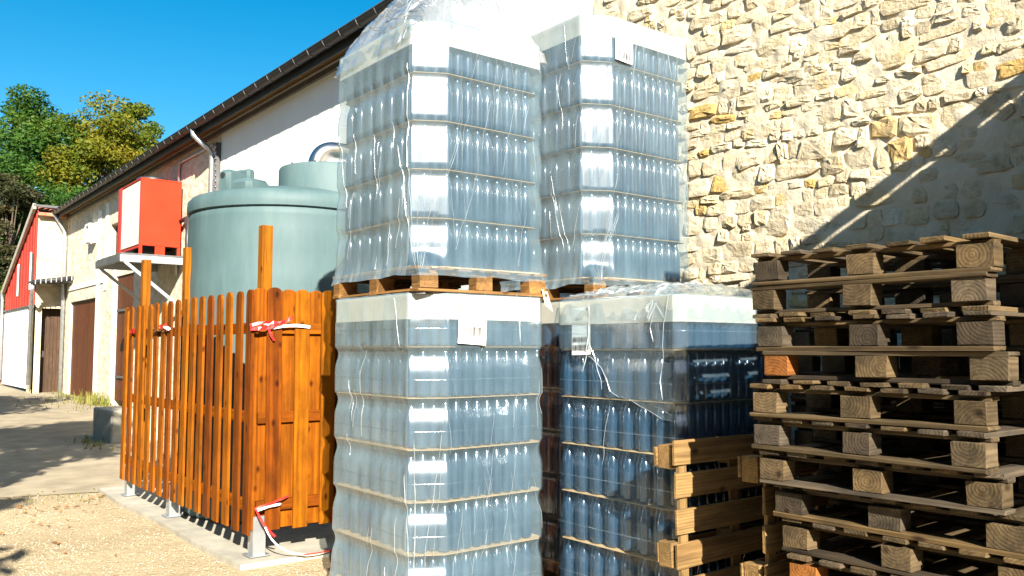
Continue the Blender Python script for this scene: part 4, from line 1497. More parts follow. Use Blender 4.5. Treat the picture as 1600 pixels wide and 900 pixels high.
class Load:
    """footprint corner (x0, y0) at the near left; chamfered corners; film profile follows the bottle layers"""

    def __init__(s, name, label, x0, y0, sx, sy, z0, layers, pitch, cap=0.012, film='film', amp=0.026, skirt=0.055, zlow=None, seed=1, c1=0.11, c2=0.20, group='wrapped pallets of bottles', topz=0.0, light=False):
        s.x0, s.y0, s.sx, s.sy, s.z0, s.n, s.p, s.amp, s.skirt, s.seed, s.zlow = x0, y0, sx, sy, z0, layers, pitch, amp, skirt, seed, zlow
        s.H = layers * pitch
        s.root = empty(name, (x0, y0, z0), label=label, cat='bottle pallet', group=group)
        # polygon, counter-clockwise seen from above, starting on the -Y face just after the near-left corner
        s.poly = [(c2, 0), (sx - 0.06, 0), (sx, 0.06), (sx, sy - 0.06), (sx - 0.06, sy), (0.08, sy), (0, sy - 0.05), (0, c1)]
        P = [Vector((a, b)) for a, b in s.poly]
        s.P = P
        s.L = [0.0]
        for i in range(len(P)):
            s.L.append(s.L[-1] + (P[(i + 1) % len(P)] - P[i]).length)
        s.T = s.L[-1]
        s.build_bottles(light)
        s.build_cards(cap)
        s.build_film(film, cap + topz)

    def at(s, t):
        t = t % s.T
        for i in range(len(s.P)):
            if t <= s.L[i + 1] + 1e-9:
                a, b = s.P[i], s.P[(i + 1) % len(s.P)]
                u = (t - s.L[i]) / max(1e-9, s.L[i + 1] - s.L[i])
                p = a.lerp(b, u)
                d = (b - a).normalized()
                nrm = Vector((d.y, -d.x))
                # soften the normal near vertices
                e = 0.02
                if (t - s.L[i]) < e:
                    a0 = s.P[i - 1]
                    d0 = (a - a0).normalized()
                    n0 = Vector((d0.y, -d0.x))
                    w = 0.5 + 0.5 * (t - s.L[i]) / e
                    nrm = (nrm * w + n0 * (1 - w)).normalized()
                elif (s.L[i + 1] - t) < e:
                    c0 = s.P[(i + 2) % len(s.P)]
                    d0 = (c0 - b).normalized()
                    n0 = Vector((d0.y, -d0.x))
                    w = 0.5 + 0.5 * (s.L[i + 1] - t) / e
                    nrm = (nrm * w + n0 * (1 - w)).normalized()
                return p, nrm, i
        return s.P[0], Vector((0, -1)), 0

    def off(s, t, z, seg):
        """outward offset of the film at perimeter t, height z above the load base"""
        H = s.H
        if 0 <= z <= H:
            f = (z / s.p) % 1.0
            o = -s.amp * math.exp(-((f - 0.84) / 0.19) ** 2)
            if z > H - s.p * 0.35:
                o *= 0.35
        else:
            o = 0.0
        o += 0.006 + 0.006 * mn.noise(Vector((t * 1.7 + s.seed * 7, z * 1.3, 0.4)))
        # tension pleats, following the bottles
        if seg in (0, 6, 2, 4):
            o += (0.0018 if seg == 0 else 0.0007) * math.cos(t * 2 * math.pi / (0.15 if seg in (0, 4) else 0.13))
            o += (0.0022 if seg == 0 else 0.0012) * mn.noise(Vector((t * 16, z * 1.1 + s.seed, 3.3)))
        else:
            o += 0.0015 * mn.noise(Vector((t * 25, z * 5 + s.seed, 3.3)))
        if z < 0.12:
            k = (0.12 - z) / 0.12
            o += 0.016 * k * k + 0.010 * k * mn.noise(Vector((t * 14 + s.seed, z * 4, 1.2))) + 0.004 * k * mn.noise(Vector((t * 45, z * 9, 1.2)))
        if z > H - 0.16:
            o = max(o, 0.004 + 0.003 * mn.noise(Vector((t * 12, z * 8, 4.4))))
        if seg == 7 and z < 0.10:
            u = (t % s.T - s.L[7]) / (s.L[8] - s.L[7])
            k = min(1.0, (0.10 - z) / 0.13)
            c1, c2 = s.poly[-1][1], s.poly[0][0]
            u0 = c1 * c1 / (c1 * c1 + c2 * c2)
            tri = u / u0 if u < u0 else (1 - u) / (1 - u0)
            o += k * k * (3 - 2 * k) * tri * c1 * c2 / math.hypot(c1, c2)
        return o

    def surf(s, t, z, extra=0.0):
        p, nrm, seg = s.at(t)
        q = p + nrm * (s.off(t, z, seg) + extra)
        return Vector((q.x, q.y, z))

    def build_film(s, m, cap):
        nt_ = int(s.T / 0.0125)
        zt = s.H + cap
        zlo = s.zlow or (lambda t: -s.skirt + 0.02 * mn.noise(Vector((t * 5, s.seed, 0))))
        nr = int((zt + s.skirt) / 0.019)
        V = []
        for j in range(nr + 1):
            for i in range(nt_):
                t = s.T * i / nt_
                a = zlo(t)
                z = a + (zt - a) * j / nr
                V.append(tuple(s.surf(t, z)))
        # fold over the top edge
        for (ins, up) in ((0.012, 0.008), (0.05, 0.010), (0.13, 0.009)):
            for i in range(nt_):
                t = s.T * i / nt_
                p, nrm, seg = s.at(t)
                q = p - nrm * (ins - 0.006)
                V.append((q.x, q.y, zt + up + 0.006 * abs(mn.noise(Vector((t * 9, ins * 30, s.seed))))))
        rows = nr + 4
        Q = []
        for j in range(rows - 1):
            for i in range(nt_):
                k = (i + 1) % nt_
                Q.append((j * nt_ + i, j * nt_ + k, (j + 1) * nt_ + k, (j + 1) * nt_ + i))
        me = mesh_np('stretch_film', np.array(V), np.array(Q), m, True)
        if m == 'film':          # milkier, paler film on the left-hand face
            me.materials.append(MT['film_milky'])
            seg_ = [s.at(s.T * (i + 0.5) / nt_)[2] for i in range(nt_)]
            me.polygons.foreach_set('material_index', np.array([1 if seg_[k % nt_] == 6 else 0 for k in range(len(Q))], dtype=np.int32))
        s.film = link('stretch_film', me, s.root)

    def build_bottles(s, light):
        key = round(s.p, 3)
        if key not in _bm:
            _bm[key] = bottle_mesh(s.p)
        bm = _bm[key]
        nx = int((s.sx - 0.02 - 0.0375) / 0.075)
        ny = int((s.sy - 0.02 - 0.075) / 0.065) + 1
        mx, my = (s.sx - (nx * 0.075 + 0.0375)) / 2, (s.sy - (0.075 + 0.065 * (ny - 1))) / 2
        c1, c2 = s.poly[-1][1], s.poly[0][0]
        ln = math.hypot(c1, c2)
        pos, far = [], []
        for j in range(ny):
            for i in range(nx):
                x, y = mx + 0.0375 + i * 0.075 + (j % 2) * 0.0375, my + 0.0375 + j * 0.065
                d = (x * c1 + y * c2 - c1 * c2) / ln
                if d < 0.047:
                    continue
                near = j <= 1 or i == 0 or (i == 1 and d < 0.35) or d < 0.12
                if near:
                    pos.append((x, y))
                elif i >= nx - 1 or j >= ny - 1 or (i == 1) or j == 2:
                    far.append((x, y))
        rr = random.Random(s.seed)
        per = min(len(pos), 300 // s.n)
        pos.sort(key=lambda q: min(q[0], q[1]))
        far += pos[per:]
        for L in range(s.n):
            for (x, y) in pos[:per]:
                link('bottle', bm, s.root, (x + rr.uniform(-0.001, 0.001), y + rr.uniform(-0.001, 0.001), L * s.p + 0.004))
        mass = MB()
        k = (s.p - 0.006) / 0.29
        for L in range(s.n):
            for (x, y) in far:
                mass.lathe([(0.036, 0.0), (0.0365, 0.175 * k), (0.031, 0.22 * k), (0.018, 0.262 * k), (0.0165, 0.29 * k)], 8, (x, y, L * s.p + 0.004))
        tag(mass.build('bottle_mass', 'bottle', s.root, smooth=True), kind='stuff')

    def inset(s, d):
        out = []
        n_ = len(s.P)
        for i in range(n_):
            a, b, c = s.P[i - 1], s.P[i], s.P[(i + 1) % n_]
            d1, d2 = (b - a).normalized(), (c - b).normalized()
            n1, n2 = Vector((d1.y, -d1.x)), Vector((d2.y, -d2.x))
            h = (n1 + n2).normalized()
            out.append(b - h * d / max(0.3, h.dot(n1)))
        return [(p.x, p.y) for p in out]

    def build_cards(s, cap):
        for L in range(1, s.n):
            MB().prism(s.inset(0.012 if s.seed in (1, 3) else 0.034), L * s.p - 0.0012, L * s.p + 0.0014).build('layer_card', 'sheet', s.root)
        m_ = MB()
        z1 = s.H + cap
        a = s.inset(0.001)
        b = s.inset(0.004)
        n_ = len(a)
        v = [(p[0], p[1], s.H - 0.135) for p in a] + [(p[0], p[1], z1) for p in b] + [(p[0], p[1], s.H - 0.135) for p in s.inset(0.008)]
        f = [(i, (i + 1) % n_, n_ + (i + 1) % n_, n_ + i) for i in range(n_)] + [tuple(n_ + i for i in range(n_))] + [((i + 1) % n_, i, 2 * n_ + i, 2 * n_ + (i + 1) % n_) for i in range(n_)]
        m_.add(v, f)
        m_.build('cardboard_cap', 'cardboard', s.root)
        MB().prism(s.inset(0.002), -0.006, 0.0025).build('base_card', 'sheet', s.root)

    def creases(s, paths, name='film_creases', m='film_fold'):
        """thin bright folds lying on the film; each path: list of (t, z), width"""
        mb = MB()
        for (pts, w) in paths:
            P_ = []
            for (a, b) in zip(pts, pts[1:]):
                n_ = max(2, int(abs(b[1] - a[1]) / 0.02) + int(abs(b[0] - a[0]) / 0.02))
                P_ += [(a[0] + (b[0] - a[0]) * i / n_, a[1] + (b[1] - a[1]) * i / n_) for i in range(n_)]
            P_.append(pts[-1])
            k = len(mb.v)
            for i, (t, z) in enumerate(P_):
                e = min(1.0, i / 3 + 0.15, (len(P_) - 1 - i) / 3 + 0.15)
                ww = w * 0.55 * e * (0.75 + 0.5 * mn.noise(Vector((t * 40, z * 25, s.seed))))
                j = 0.004 * mn.noise(Vector((z * 9, t * 3, s.seed + 5)))
                mb.v += [tuple(s.surf(t + j - ww, z, 0.002)), tuple(s.surf(t + j, z, 0.003 + ww * 0.9)), tuple(s.surf(t + j + ww, z, 0.002))]
            for i in range(len(P_) - 1):
                q = k + 3 * i
                mb.f += [(q, q + 1, q + 4, q + 3), (q + 1, q + 2, q + 5, q + 4)]
        o = mb.build(name, m, s.film, smooth=False)
        tag(o, kind='stuff')
        return o

    def layer_lines(s, frac=0.36):
        mb = MB()
        n_ = int(s.T / 0.03)
        for L in range(s.n):
            z = (L + frac) * s.p
            k = len(mb.v)
            for i in range(n_):
                t = s.T * i / n_
                for (dz, e) in ((-0.0022, 0.0012), (0.0, 0.0035), (0.0022, 0.0012)):
                    mb.v.append(tuple(s.surf(t, z + dz, e)))
            for i in range(n_):
                a, b = k + 3 * i, k + 3 * ((i + 1) % n_)
                mb.f += [(a, b, b + 1, a + 1), (a + 1, b + 1, b + 2, a + 2)]
        tag(mb.build('film_seams', 'film_line', s.film, smooth=True), kind='stuff')

    def sheet(s, t, z, w, h, parent=None, tilt=0.0, extra=0.006):
        """label frame: returns an empty-like paper mesh placed on the face, facing out"""
        p, nrm, seg = s.at(t)
        q = p + nrm * (s.off(t, z, seg) + extra)
        d = Vector((-nrm.y, nrm.x))
        nx, nz = 6, 6
        v, f = [], []
        for j in range(nz + 1):
            for i in range(nx + 1):
                u, vv = (i / nx - 0.5) * w, (j / nz - 0.5) * h
                v.append((u, vv, 0.003 * math.sin(j * 0.9 + 1) + 0.0015 * math.sin(i * 1.3)))
        for j in range(nz):
            for i in range(nx):
                a = j * (nx + 1) + i
                f.append((a, a + 1, a + nx + 2, a + nx + 1))
        o = link('paper_label', mesh('paper_label', v, f, 'paper', True), s.root)
        m3 = Matrix((Vector((d.x, d.y, 0)), Vector((0, 0, 1)), Vector((nrm.x, nrm.y, 0)))).transposed()
        o.matrix_local = Matrix.Translation((q.x, q.y, z)) @ m3.to_4x4() @ Matrix.Rotation(tilt, 4, 'Z')
        return o


def print_on(lab, w, h, lines, bars):
    for (txt, u, v_, sz) in lines:
        c = bpy.data.curves.new('label_text', 'FONT')
        c.body = txt
        c.size = sz
        c.materials.append(MT['ink'])
        to = bpy.data.objects.new('label_text', c)
        COL.objects.link(to)
        bpy.context.view_layer.update()
        me = bpy.data.meshes.new_from_object(to.evaluated_get(bpy.context.evaluated_depsgraph_get()))
        bpy.data.objects.remove(to)
        link('label_text', me, lab, (u * w, v_ * h, 0.0065))
    r_ = random.Random(5)
    for (u0, u1, v0, v1) in bars:
        mb = MB()
        x = u0 * w
        while x < u1 * w:
            t = r_.choice([0.0018, 0.003, 0.0045])
            mb.add([(x, v0 * h, 0.0065), (x + t, v0 * h, 0.0065), (x + t, v1 * h, 0.0065), (x, v1 * h, 0.0065)], [(0, 1, 2, 3)])
            x += t + r_.choice([0.002, 0.003, 0.005])
        mb.build('barcode', 'ink', lab)


PH = 0.146
ZB = PH + 0.012
LG = 'bottle loads on pallets'
# A: front lower load
A = Load('wrapped_bottle_load', 'shrink wrapped bottle load at the front centre bottom with a white paper label', 2.571, 4.12, 0.955, 1.06, ZB, 6, 0.2945, film='film', seed=1, amp=0.021)
zA = ZB + A.H + 0.012 + 0.010
# B: on top of A
B = Load('wrapped_bottle_load', 'wrapped bottle load stacked on the front one, crumpled film on its top', 2.571, 4.12, 0.955, 1.06, zA + PH, 5, 0.289, film='film', seed=2, amp=0.014)
# E: near right lower load, half unwrapped
ek = [(4.115, 1.628), (3.906, 1.60), (3.80, 1.56), (3.71, 1.505), (3.665, 1.44), (3.63, 1.368), (3.56, 1.335), (3.475, 1.326), (3.40, 1.29), (3.352, 1.275), (3.234, 1.23), (3.142, 1.22), (3.05, 1.24)]
EX0, EY0 = 3.60, 3.10


def e_low(t):
    """ragged lower edge of the torn film, by perimeter position"""
    Tt = E_T[0]
    # -X face: polygon segment from (0, sy-.05) to (0, c1): t runs with decreasing y
    p, nrm, seg = E_at(t)
    y = EY0 + p.y
    if seg in (5, 6, 7) and p.x < 0.3:
        for (a, b) in zip(ek, ek[1:]):
            if b[0] <= y <= a[0]:
                u = (a[0] - y) / (a[0] - b[0])
                return a[1] + (b[1] - a[1]) * u - ZB + 0.012 * mn.noise(Vector((y * 22, 0, 3)))
        return (1.63 if y > 4 else 1.23) - ZB
    return 1.15 - ZB + 0.05 * mn.noise(Vector((t * 4, 0, 8)))


E_T = [0]
_tmp = {}


def E_at(t):
    return _tmp['o'].at(t)


class LoadE(Load):
    def build_film(s, m, cap):
        _tmp['o'] = s
        E_T[0] = s.T
        s.zlow = e_low
        Load.build_film(s, m, cap)
        top = s.film
        s.zlow = lambda t: -0.03
        x = s.film
        am, s.amp, s.seed = s.amp, 0.016, s.seed + 40
        for i in range(1):
            Load.build_film(s, 'film_clear', cap - 0.004)
        s.film.scale = (0.994, 0.994, 1.0)
        s.film.location = (0.003, 0.003, 0)
        s.film.name = 'shrink_film'
        s.film, s.amp, s.seed = top, am, s.seed - 40


Eo = LoadE('wrapped_bottle_load', 'dark bottle load on the lower right whose torn film covers only its top layers', EX0, EY0, 0.99, 1.04, ZB, 6, 0.291, film='film_thin', seed=3, c1=0.05, c2=0.06, amp=0.012)
# C hidden below D, and D
zD0 = ZB
Cc = Load('wrapped_bottle_load', 'bottle load on the ground behind the half unwrapped one, almost hidden in the gap', 3.95, 4.20, 0.96, 1.06, ZB, 6, 0.296, film='film_thin', seed=4, light=True)
zC = ZB + Cc.H + 0.012 + 0.010
D = Load('wrapped_bottle_load', 'wrapped bottle load stacked at the upper right beside the stone wall, cream cap on top', 3.955, 4.15, 1.03, 1.06, zC + PH, 6, 0.303, film='film', seed=5, amp=0.013)
for (ld, z, lab, o_) in ((A, 0.012, 'brown pallet under the front lower bottle load, below the frame', 0), (B, zA, 'brown pallet between the two front bottle loads', 1), (Eo, 0.012, 'brown pallet under the half unwrapped bottle load', 2),
                         (Cc, 0.012, 'brown pallet on the ground under the hidden bottle load', 3), (D, zC, 'reddish brown pallet under the upper right bottle load', 4)):
    pallet((ld.x0 + ld.sx / 2, ld.y0 + ld.sy / 2, z), ld.sx + 0.005, ld.sy + 0.005, lab, (0, 0, 0), 'pallet_load', 7, 'Y', 'pallets under the bottle loads', 200 + o_, perim=True)


# folds and streaks in the film (t along the perimeter: 0 at the left end of the right-hand face; chamfer and left face have t near the end)
def auto_creases(ld, n_, seed, zr=(0.0, 1.0), fan=None):
    r_ = random.Random(seed)
    paths = []
    ch = ld.T - (Vector(ld.poly[-1]) - Vector(ld.poly[0])).length      # t at the left side of the chamfer
    if fan is not None:
        t0, z0 = fan
        for i in range(7):
            dt = r_.uniform(-0.20, 0.26)
            h = r_.uniform(0.35, 0.85)
            paths.append(([(t0 + dt * 0.06, z0), (t0 + dt * 0.45, z0 + h * 0.5), (t0 + dt, z0 + h)], r_.uniform(0.0018, 0.004)))
    for i in range(n_):
        t = r_.choice([r_.uniform(0.02, 0.72), r_.uniform(ch - 0.7, ch) if i % 3 == 0 else r_.uniform(0.0, 0.7), r_.uniform(0.0, 0.3)])
        z = r_.uniform(*zr) * ld.H
        h = r_.uniform(0.08, 0.42)
        sl2 = r_.uniform(-0.22, 0.22)
        paths.append(([(t, z), (t + sl2 * h * 0.4, z + h * 0.5), (t + sl2 * h, min(z + h, ld.H))], r_.uniform(0.0008, 0.0018)))
    for i in range(0 if ld is Eo else 26):        # fine tension lines
        t = r_.uniform(0.0, 0.74) if i % 2 else r_.uniform(ch - 0.85, ch + 0.1)
        z = r_.uniform(0.0, 0.85) * ld.H
        h = r_.uniform(0.06, 0.5)
        sl2 = r_.uniform(-0.35, 0.35)
        paths.append(([(t, z), (t + sl2 * h, min(z + h, ld.H))], r_.uniform(0.0006, 0.0012)))
    return paths


A.layer_lines()
Eo.layer_lines()
cA = A.T - math.hypot(0.11, 0.20)
pa = auto_creases(A, 16, 1, (0.02, 0.6))
pa += [([(cA + 0.10, -0.02), (cA + 0.11, 0.35), (cA + 0.17, 0.75), (cA + 0.2, 1.0)], 0.004), ([(cA + 0.02, 0.0), (cA + 0.01, 0.4), (cA - 0.02, 0.75)], 0.005),
       ([(cA + 0.04, -0.05), (cA + 0.05, 0.5), (cA + 0.04, 0.95)], 0.006), ([(cA + 0.13, -0.02), (cA + 0.17, 0.5), (cA + 0.21, 0.9)], 0.003),
       ([(0.26, 1.80), (0.27, 1.62), (0.245, 1.45)], 0.005), ([(0.50, 1.80), (0.52, 1.68), (0.53, 1.5)], 0.008), ([(0.60, 1.80), (0.65, 1.62)], 0.006), ([(0.49, 1.78), (0.535, 1.6)], 0.004)]
A.creases(pa)
cB = B.T - math.hypot(0.11, 0.20)
pb = auto_creases(B, 18, 2, (0.02, 0.75), (cB + 0.05, -0.04))
pb += [([(cB - 0.02, 1.2), (cB - 0.01, 0.6), (cB + 0.04, 0.0)], 0.004)]
B.creases(pb)
cD = D.T - math.hypot(0.11, 0.20)
pd = auto_creases(D, 18, 6, (0.02, 0.8), (cD + 0.10, -0.04))
pd += [([(0.235, 1.70), (0.21, 1.45), (0.22, 0.95)], 0.0035), ([(0.55, 1.72), (0.60, 1.5)], 0.006)]
D.creases(pd)
eL = Eo.T - math.hypot(0.05, 0.06)
pe = [([(eL - 0.66, 1.74), (eL - 0.66, 1.55), (eL - 0.70, 1.40), (eL - 0.72, 1.32)], 0.007), ([(eL - 0.66, 1.5), (eL - 0.60, 1.36), (eL - 0.55, 1.26)], 0.004),
      ([(eL - 0.07, 1.18), (eL - 0.09, 1.28), (eL - 0.08, 1.34)], 0.007), ([(eL - 0.08, 1.34), (eL - 0.06, 1.6), (eL - 0.02, 1.76)], 0.003),
      ([(eL - 0.56, 1.28), (eL - 0.55, 1.22)], 0.005), ([(eL - 0.1, 1.13), (eL - 0.02, 1.10)], 0.004), ([(eL - 0.14, 1.14), (eL - 0.03, 1.12)], 0.004),
      ([(eL - 0.12, 1.72), (eL - 0.2, 1.62), (eL - 0.3, 1.6)], 0.003), ([(eL - 0.12, 1.72), (eL - 0.16, 1.58), (eL - 0.14, 1.5)], 0.003), ([(eL - 0.12, 1.72), (eL - 0.05, 1.62)], 0.003)]
edge_ = [(Eo.L[6] + (Eo.sy - 0.05) - (y_ - EY0), z_ - ZB + 0.004) for (y_, z_) in ek[1:-1]]
pe.append((edge_, 0.005))
pe += auto_creases(Eo, 5, 9, (0.0, 0.5))
Eo.creases(pe)

# paper labels under the film
la = A.sheet(0.16, 1.62, 0.20, 0.265, tilt=-0.06, extra=0.012)
print_on(la, 0.20, 0.265, [('T 108110', -0.28, 0.17, 0.026), ('123171', -0.42, 0.38, 0.016), ('QS', 0.30, 0.40, 0.020), ('2 10 1 0', -0.36, -0.47, 0.03)], [(-0.36, 0.36, -0.32, -0.10)])
ld_ = D.sheet(0.10, 1.64, 0.17, 0.24, tilt=-0.05, extra=0.012)
print_on(ld_, 0.17, 0.24, [('T 108110', -0.36, 0.17, 0.022)], [(-0.36, 0.36, -0.42, -0.2)])
le = Eo.sheet(eL - 0.74, 1.57, 0.17, 0.29, tilt=0.03, extra=-0.005)
print_on(le, 0.19, 0.30, [('T 108110', -0.36, 0.22, 0.022), ('QS', 0.26, 0.42, 0.02)], [(-0.36, 0.30, -0.22, -0.12), (-0.4, 0.34, -0.40, -0.28)])


# crumpled film bunched on the top of B, over E's cap, and hanging scraps
def crumple(ld, name, z, ext, height, seed, m='film_crumple', nx=46, drop=0.12, cxy=(0.5, 0.5), size=(1.0, 1.0), streaks=0):
    V, Q = [], []
    for j in range(nx + 1):
        for i in range(nx + 1):
            u, v_ = i / nx * 2 - 1, j / nx * 2 - 1
            x = (cxy[0] + u * 0.5 * size[0]) * ld.sx + ext * u
            y = (cxy[1] + v_ * 0.5 * size[1]) * ld.sy + ext * v_
            rr = max(abs(u), abs(v_))
            q = Vector((x * 4 + seed, y * 4, seed * 2.0))
            rid = 1 - abs(mn.noise(q)) * 2
            rid2 = 1 - abs(mn.noise(q * 2.7)) * 2
            rid3 = mn.noise(q * 6.5)
            h = height * (1 - abs(u) ** 2.4) * (1 - abs(v_) ** 5) * (0.74 + 0.26 * rid) + 0.065 * rid2 * (1 - rr * 0.85) + 0.022 * rid3 * (1 - rr * 0.6)
            if rr > 0.88:
                k = (rr - 0.88) / 0.12
                h -= drop * k * k
            x += 0.02 * mn.noise(q * 3.1 + Vector((9, 0, 0)))
            y += 0.02 * mn.noise(q * 3.1 + Vector((0, 9, 0)))
            V.append((x, y, z + h))
    for j in range(nx):
        for i in range(nx):
            a = j * (nx + 1) + i
            b, c, d = a + 1, a + nx + 2, a + nx + 1
            if (i + j) % 2:
                Q += [(a, b, c), (a, c, d)]
            else:
                Q += [(a, b, d), (b, c, d)]
    o = link(name, mesh_np(name, np.array(V), np.array(Q), m, False), ld.film)
    if streaks:
        r_ = random.Random(seed)
        mb = MB()
        A_ = np.array(V).reshape(nx + 1, nx + 1, 3)

        def pt(a, b):
            a, b = min(max(a, 0), nx - 1e-3), min(max(b, 0), nx - 1e-3)
            i, j = int(a), int(b)
            fa, fb = a - i, b - j
            return A_[j, i] * (1 - fa) * (1 - fb) + A_[j, i + 1] * fa * (1 - fb) + A_[j + 1, i] * (1 - fa) * fb + A_[j + 1, i + 1] * fa * fb
        for k in range(streaks):
            if k % 2:
                a, b, da, db = r_.uniform(0, nx * 0.35), r_.uniform(0, nx), r_.uniform(-0.05, 0.15), r_.choice([-1, 1])
            else:
                a, b, da, db = r_.uniform(0, nx), r_.uniform(0, nx * 0.3), r_.uniform(-1, 1), r_.uniform(0.1, 0.7)
            w = r_.uniform(0.0008, 0.0026)
            q0 = len(mb.v)
            L_ = r_.randint(8, 26)
            for i in range(L_):
                p = pt(a + da * i * 0.6, b + db * i * 0.6)
                e = w * min(1, i / 3 + 0.2, (L_ - 1 - i) / 3 + 0.2)
                mb.v += [(p[0] - db * e, p[1] + da * e, p[2] - e), (p[0] - 0.003, p[1] - 0.003, p[2] + 0.006), (p[0] + db * e, p[1] - da * e, p[2] + e)]
            for i in range(L_ - 1):
                q = q0 + 3 * i
                mb.f += [(q, q + 1, q + 4, q + 3), (q + 1, q + 2, q + 5, q + 4)]
        tag(mb.build('film_wrinkles', 'film_fold', o), kind='stuff')
    return o


crumple(B, 'crumpled_film', B.H + 0.0, 0.012, 0.44, 3, drop=0.10, nx=42, streaks=110)
crumple(B, 'crumpled_film', B.H + 0.02, 0.0, 0.33, 8, drop=0.06, nx=34)
crumple(Eo, 'crumpled_film', Eo.H + 0.03, 0.012, 0.05, 5, m='film_thin', nx=44, drop=0.16, streaks=40)
# stray torn card corner beside A's cap
MB().add([(0.90, -0.01, A.H + 0.07), (1.0, 0.05, A.H + 0.06), (1.02, 0.02, A.H - 0.07), (0.93, -0.008, A.H - 0.03)], [(0, 1, 2, 3)]).build('card_flap', 'cardboard', A.root)


# ------------------------------------------------------------------ trees and hillside
def hillside():
    V, F = [], []
    nx, ny = 60, 40
    for j in range(ny + 1):
        y = 46 + j * 4.0
        for i in range(nx + 1):
            x = -60 + i * 3.0
            t = max(0.0, (y - 46) / 60)
            z = 0.35 + 17 * min(1.0, t) ** 1.1 + (1.2 * mn.noise(Vector((x * 0.06, y * 0.06, 0))) + 0.5 * mn.noise(Vector((x * 0.3, y * 0.3, 0)))) * min(1, t * 6)
            V.append((x, y, z))
    for j in range(ny):
        for i in range(nx):
            a = j * (nx + 1) + i
            F.append((a, a + 1, a + nx + 2, a + nx + 1))
    o = link('hillside', mesh_np('hillside', np.array(V), np.array(F), 'hill', True))
    tag(o, 'scrubby green hillside behind the annex', kind='structure')


hillside()


def tree(name, label, base, height, spread, m, seed, n=14000, leaf=0.2, crown0=0.25, cat='tree', lumps=46, flat=1.0, group=None, clus=0.16):
    r_ = np.random.default_rng(seed)
    t = empty(name, base, label=label, cat=cat, group=group)
    tr = MB()
    h0 = height * (crown0 + 0.2)
    pts = [(0, 0, -0.5)]
    for i in range(1, 8):
        f_ = i / 7
        pts.append((0.25 * spread * 0.2 * math.sin(i * 1.3 + seed), 0.25 * spread * 0.2 * math.cos(i * 1.7 + seed), height * 0.8 * f_))
    r0 = height * 0.022
    tr.tube(pts, [r0 * (1 - 0.85 * i / 7) for i in range(8)], 8)
    # crown lumps on an uneven ellipsoid
    cz = height * (0.5 + crown0 / 2)
    rz = height * (1 - crown0) / 2
    cen = []
    while len(cen) < lumps:
        d = r_.normal(size=3)
        d /= np.linalg.norm(d)
        q = 0.45 + 0.55 * r_.random() ** 0.5
        u = d * q
        k = 1 - 0.35 * max(0, u[2])
        c = np.array([u[0] * spread * k, u[1] * spread * k, cz + u[2] * rz])
        cen.append(c)
    for c in cen[::2]:
        a = Vector((0, 0, max(h0 * 0.5, c[2] * 0.6)))
        b = Vector(c)
        mid = (a + b) / 2 + Vector((0, 0, -0.04 * height))
        tr.tube([a, mid, b], [r0 * 0.42, r0 * 0.25, r0 * 0.06], 5, False)
    tr.build('trunk', 'bark', t, smooth=True)
    per = n // lumps
    allp, alls = [], []
    for c in cen:
        rad = spread * clus * (1.0 + 1.2 * r_.random())
        d = r_.normal(size=(per, 3))
        d /= np.linalg.norm(d, axis=1)[:, None]
        rr = rad * r_.random(per)[:, None] ** 0.45
        p = c + d * rr * np.array([1.25, 1.25, 0.75 * flat])
        allp.append(p)
    P_ = np.concatenate(allp)
    N = len(P_)
    a1 = r_.normal(size=(N, 3))
    a1[:, 2] *= 0.6
    a1 /= np.linalg.norm(a1, axis=1)[:, None]
    a2 = np.cross(a1, r_.normal(size=(N, 3)))
    a2 /= np.linalg.norm(a2, axis=1)[:, None]
    sz = leaf * (0.55 + 0.9 * r_.random(N))[:, None]
    V = np.stack([P_ - a1 * sz, P_ - a2 * sz * 0.5 + a1 * sz * 0.1, P_ + a1 * sz, P_ + a2 * sz * 0.5], 1).reshape(-1, 3)
    Q = np.arange(N * 4).reshape(-1, 4)
    link('crown', mesh_np('crown', V, Q, m), t)
    return t


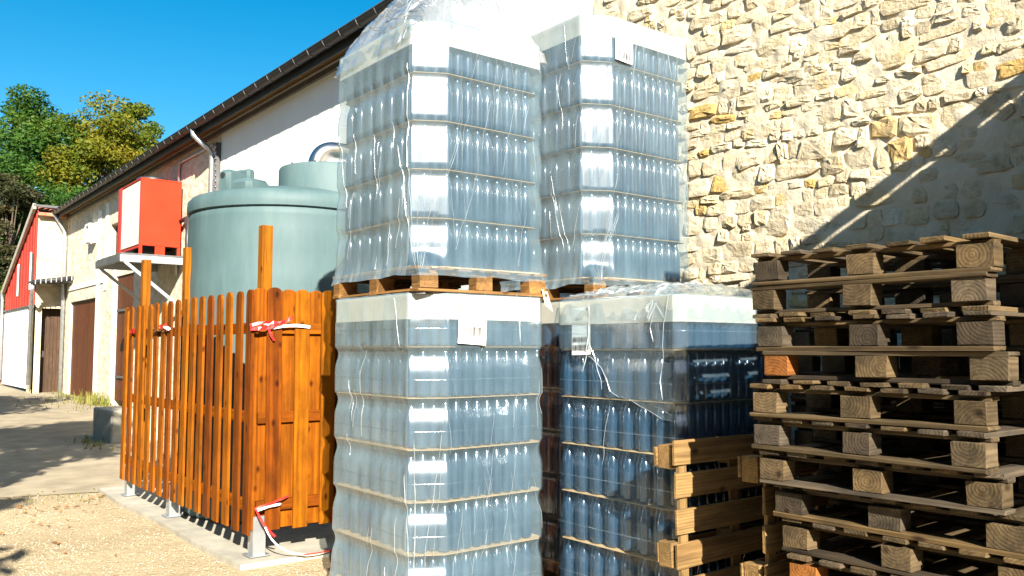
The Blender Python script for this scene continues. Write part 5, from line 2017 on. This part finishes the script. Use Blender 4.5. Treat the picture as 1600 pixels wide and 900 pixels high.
TG = 'trees on the hillside'
tree('broadleaf_tree', 'tall green tree at the left edge of the sky', (8.9, 62, 6.0), 11.8, 4.8, 'leaf_green', 1, 52000, 0.12, 0.05, group=TG, lumps=80)
tree('broadleaf_tree', 'yellowing tree in the middle of the hillside trees', (13.0, 60, 4.5), 13.0, 4.2, 'leaf_yellow', 2, 52000, 0.12, 0.05, group=TG, lumps=70)
tree('broadleaf_tree', 'olive green tree rising just behind the barn roof', (15.6, 62.5, 5.0), 13.4, 3.2, 'leaf_olive', 3, 40000, 0.12, 0.05, group=TG, lumps=70)
tree('broadleaf_tree', 'lower bright green tree in front of the hillside trees', (10.2, 54, 2.2), 9.0, 3.2, 'leaf_green', 4, 26000, 0.10, 0.02, group=TG, lumps=56)
tree('conifer_tree', 'dark brownish conifer at the left edge behind the annex', (7.0, 52, 2.0), 9.0, 2.6, 'leaf_dark', 5, 26000, 0.09, 0.02, group=TG, lumps=60, flat=0.6)
tree('broadleaf_tree', 'dark shaded tree between the conifer and the barn roof', (11.4, 50, 1.8), 7.0, 2.8, 'leaf_dark', 6, 20000, 0.10, 0.02, group=TG, lumps=46)
tree('broadleaf_tree', 'bushy green tree low behind the barn roof', (14.0, 54, 2.0), 9.0, 3.0, 'leaf_green', 7, 24000, 0.10, 0.02, group=TG, lumps=50)
tree('shrub', 'bright green shrub low at the left edge beside the annex', (4.9, 42.5, 0.4), 3.2, 1.6, 'leaf_green', 8, 5000, 0.09, 0.02, 'shrub', 24)
tree('shrub', 'yellowish shrub above the green one at the left edge', (5.4, 47, 1.2), 4.6, 1.8, 'leaf_olive', 9, 5000, 0.10, 0.02, 'shrub', 24)
# trees beside the lane, left of the frame: only their shade reaches the picture
LT = 'lane trees left of the frame'
tree('lane_tree', 'leafy tree left of the frame throwing dappled shade on the gravel foreground', (-3.5, 1.0, 0), 6.0, 1.4, 'leaf_olive', 21, 2000, 0.13, 0.42, group=LT, lumps=26, clus=0.2)
tree('lane_tree', 'leafy tree left of the frame throwing dappled shade on the near tarmac', (-1.9, 6.4, 0), 7.6, 1.9, 'leaf_olive', 22, 7500, 0.13, 0.40, group=LT, lumps=30, clus=0.22)
tree('lane_tree', 'leafy tree left of the frame throwing dappled shade on the far lane', (-2.4, 15.5, 0), 8.6, 2.3, 'leaf_olive', 23, 9000, 0.14, 0.36, group=LT, lumps=34, clus=0.22)
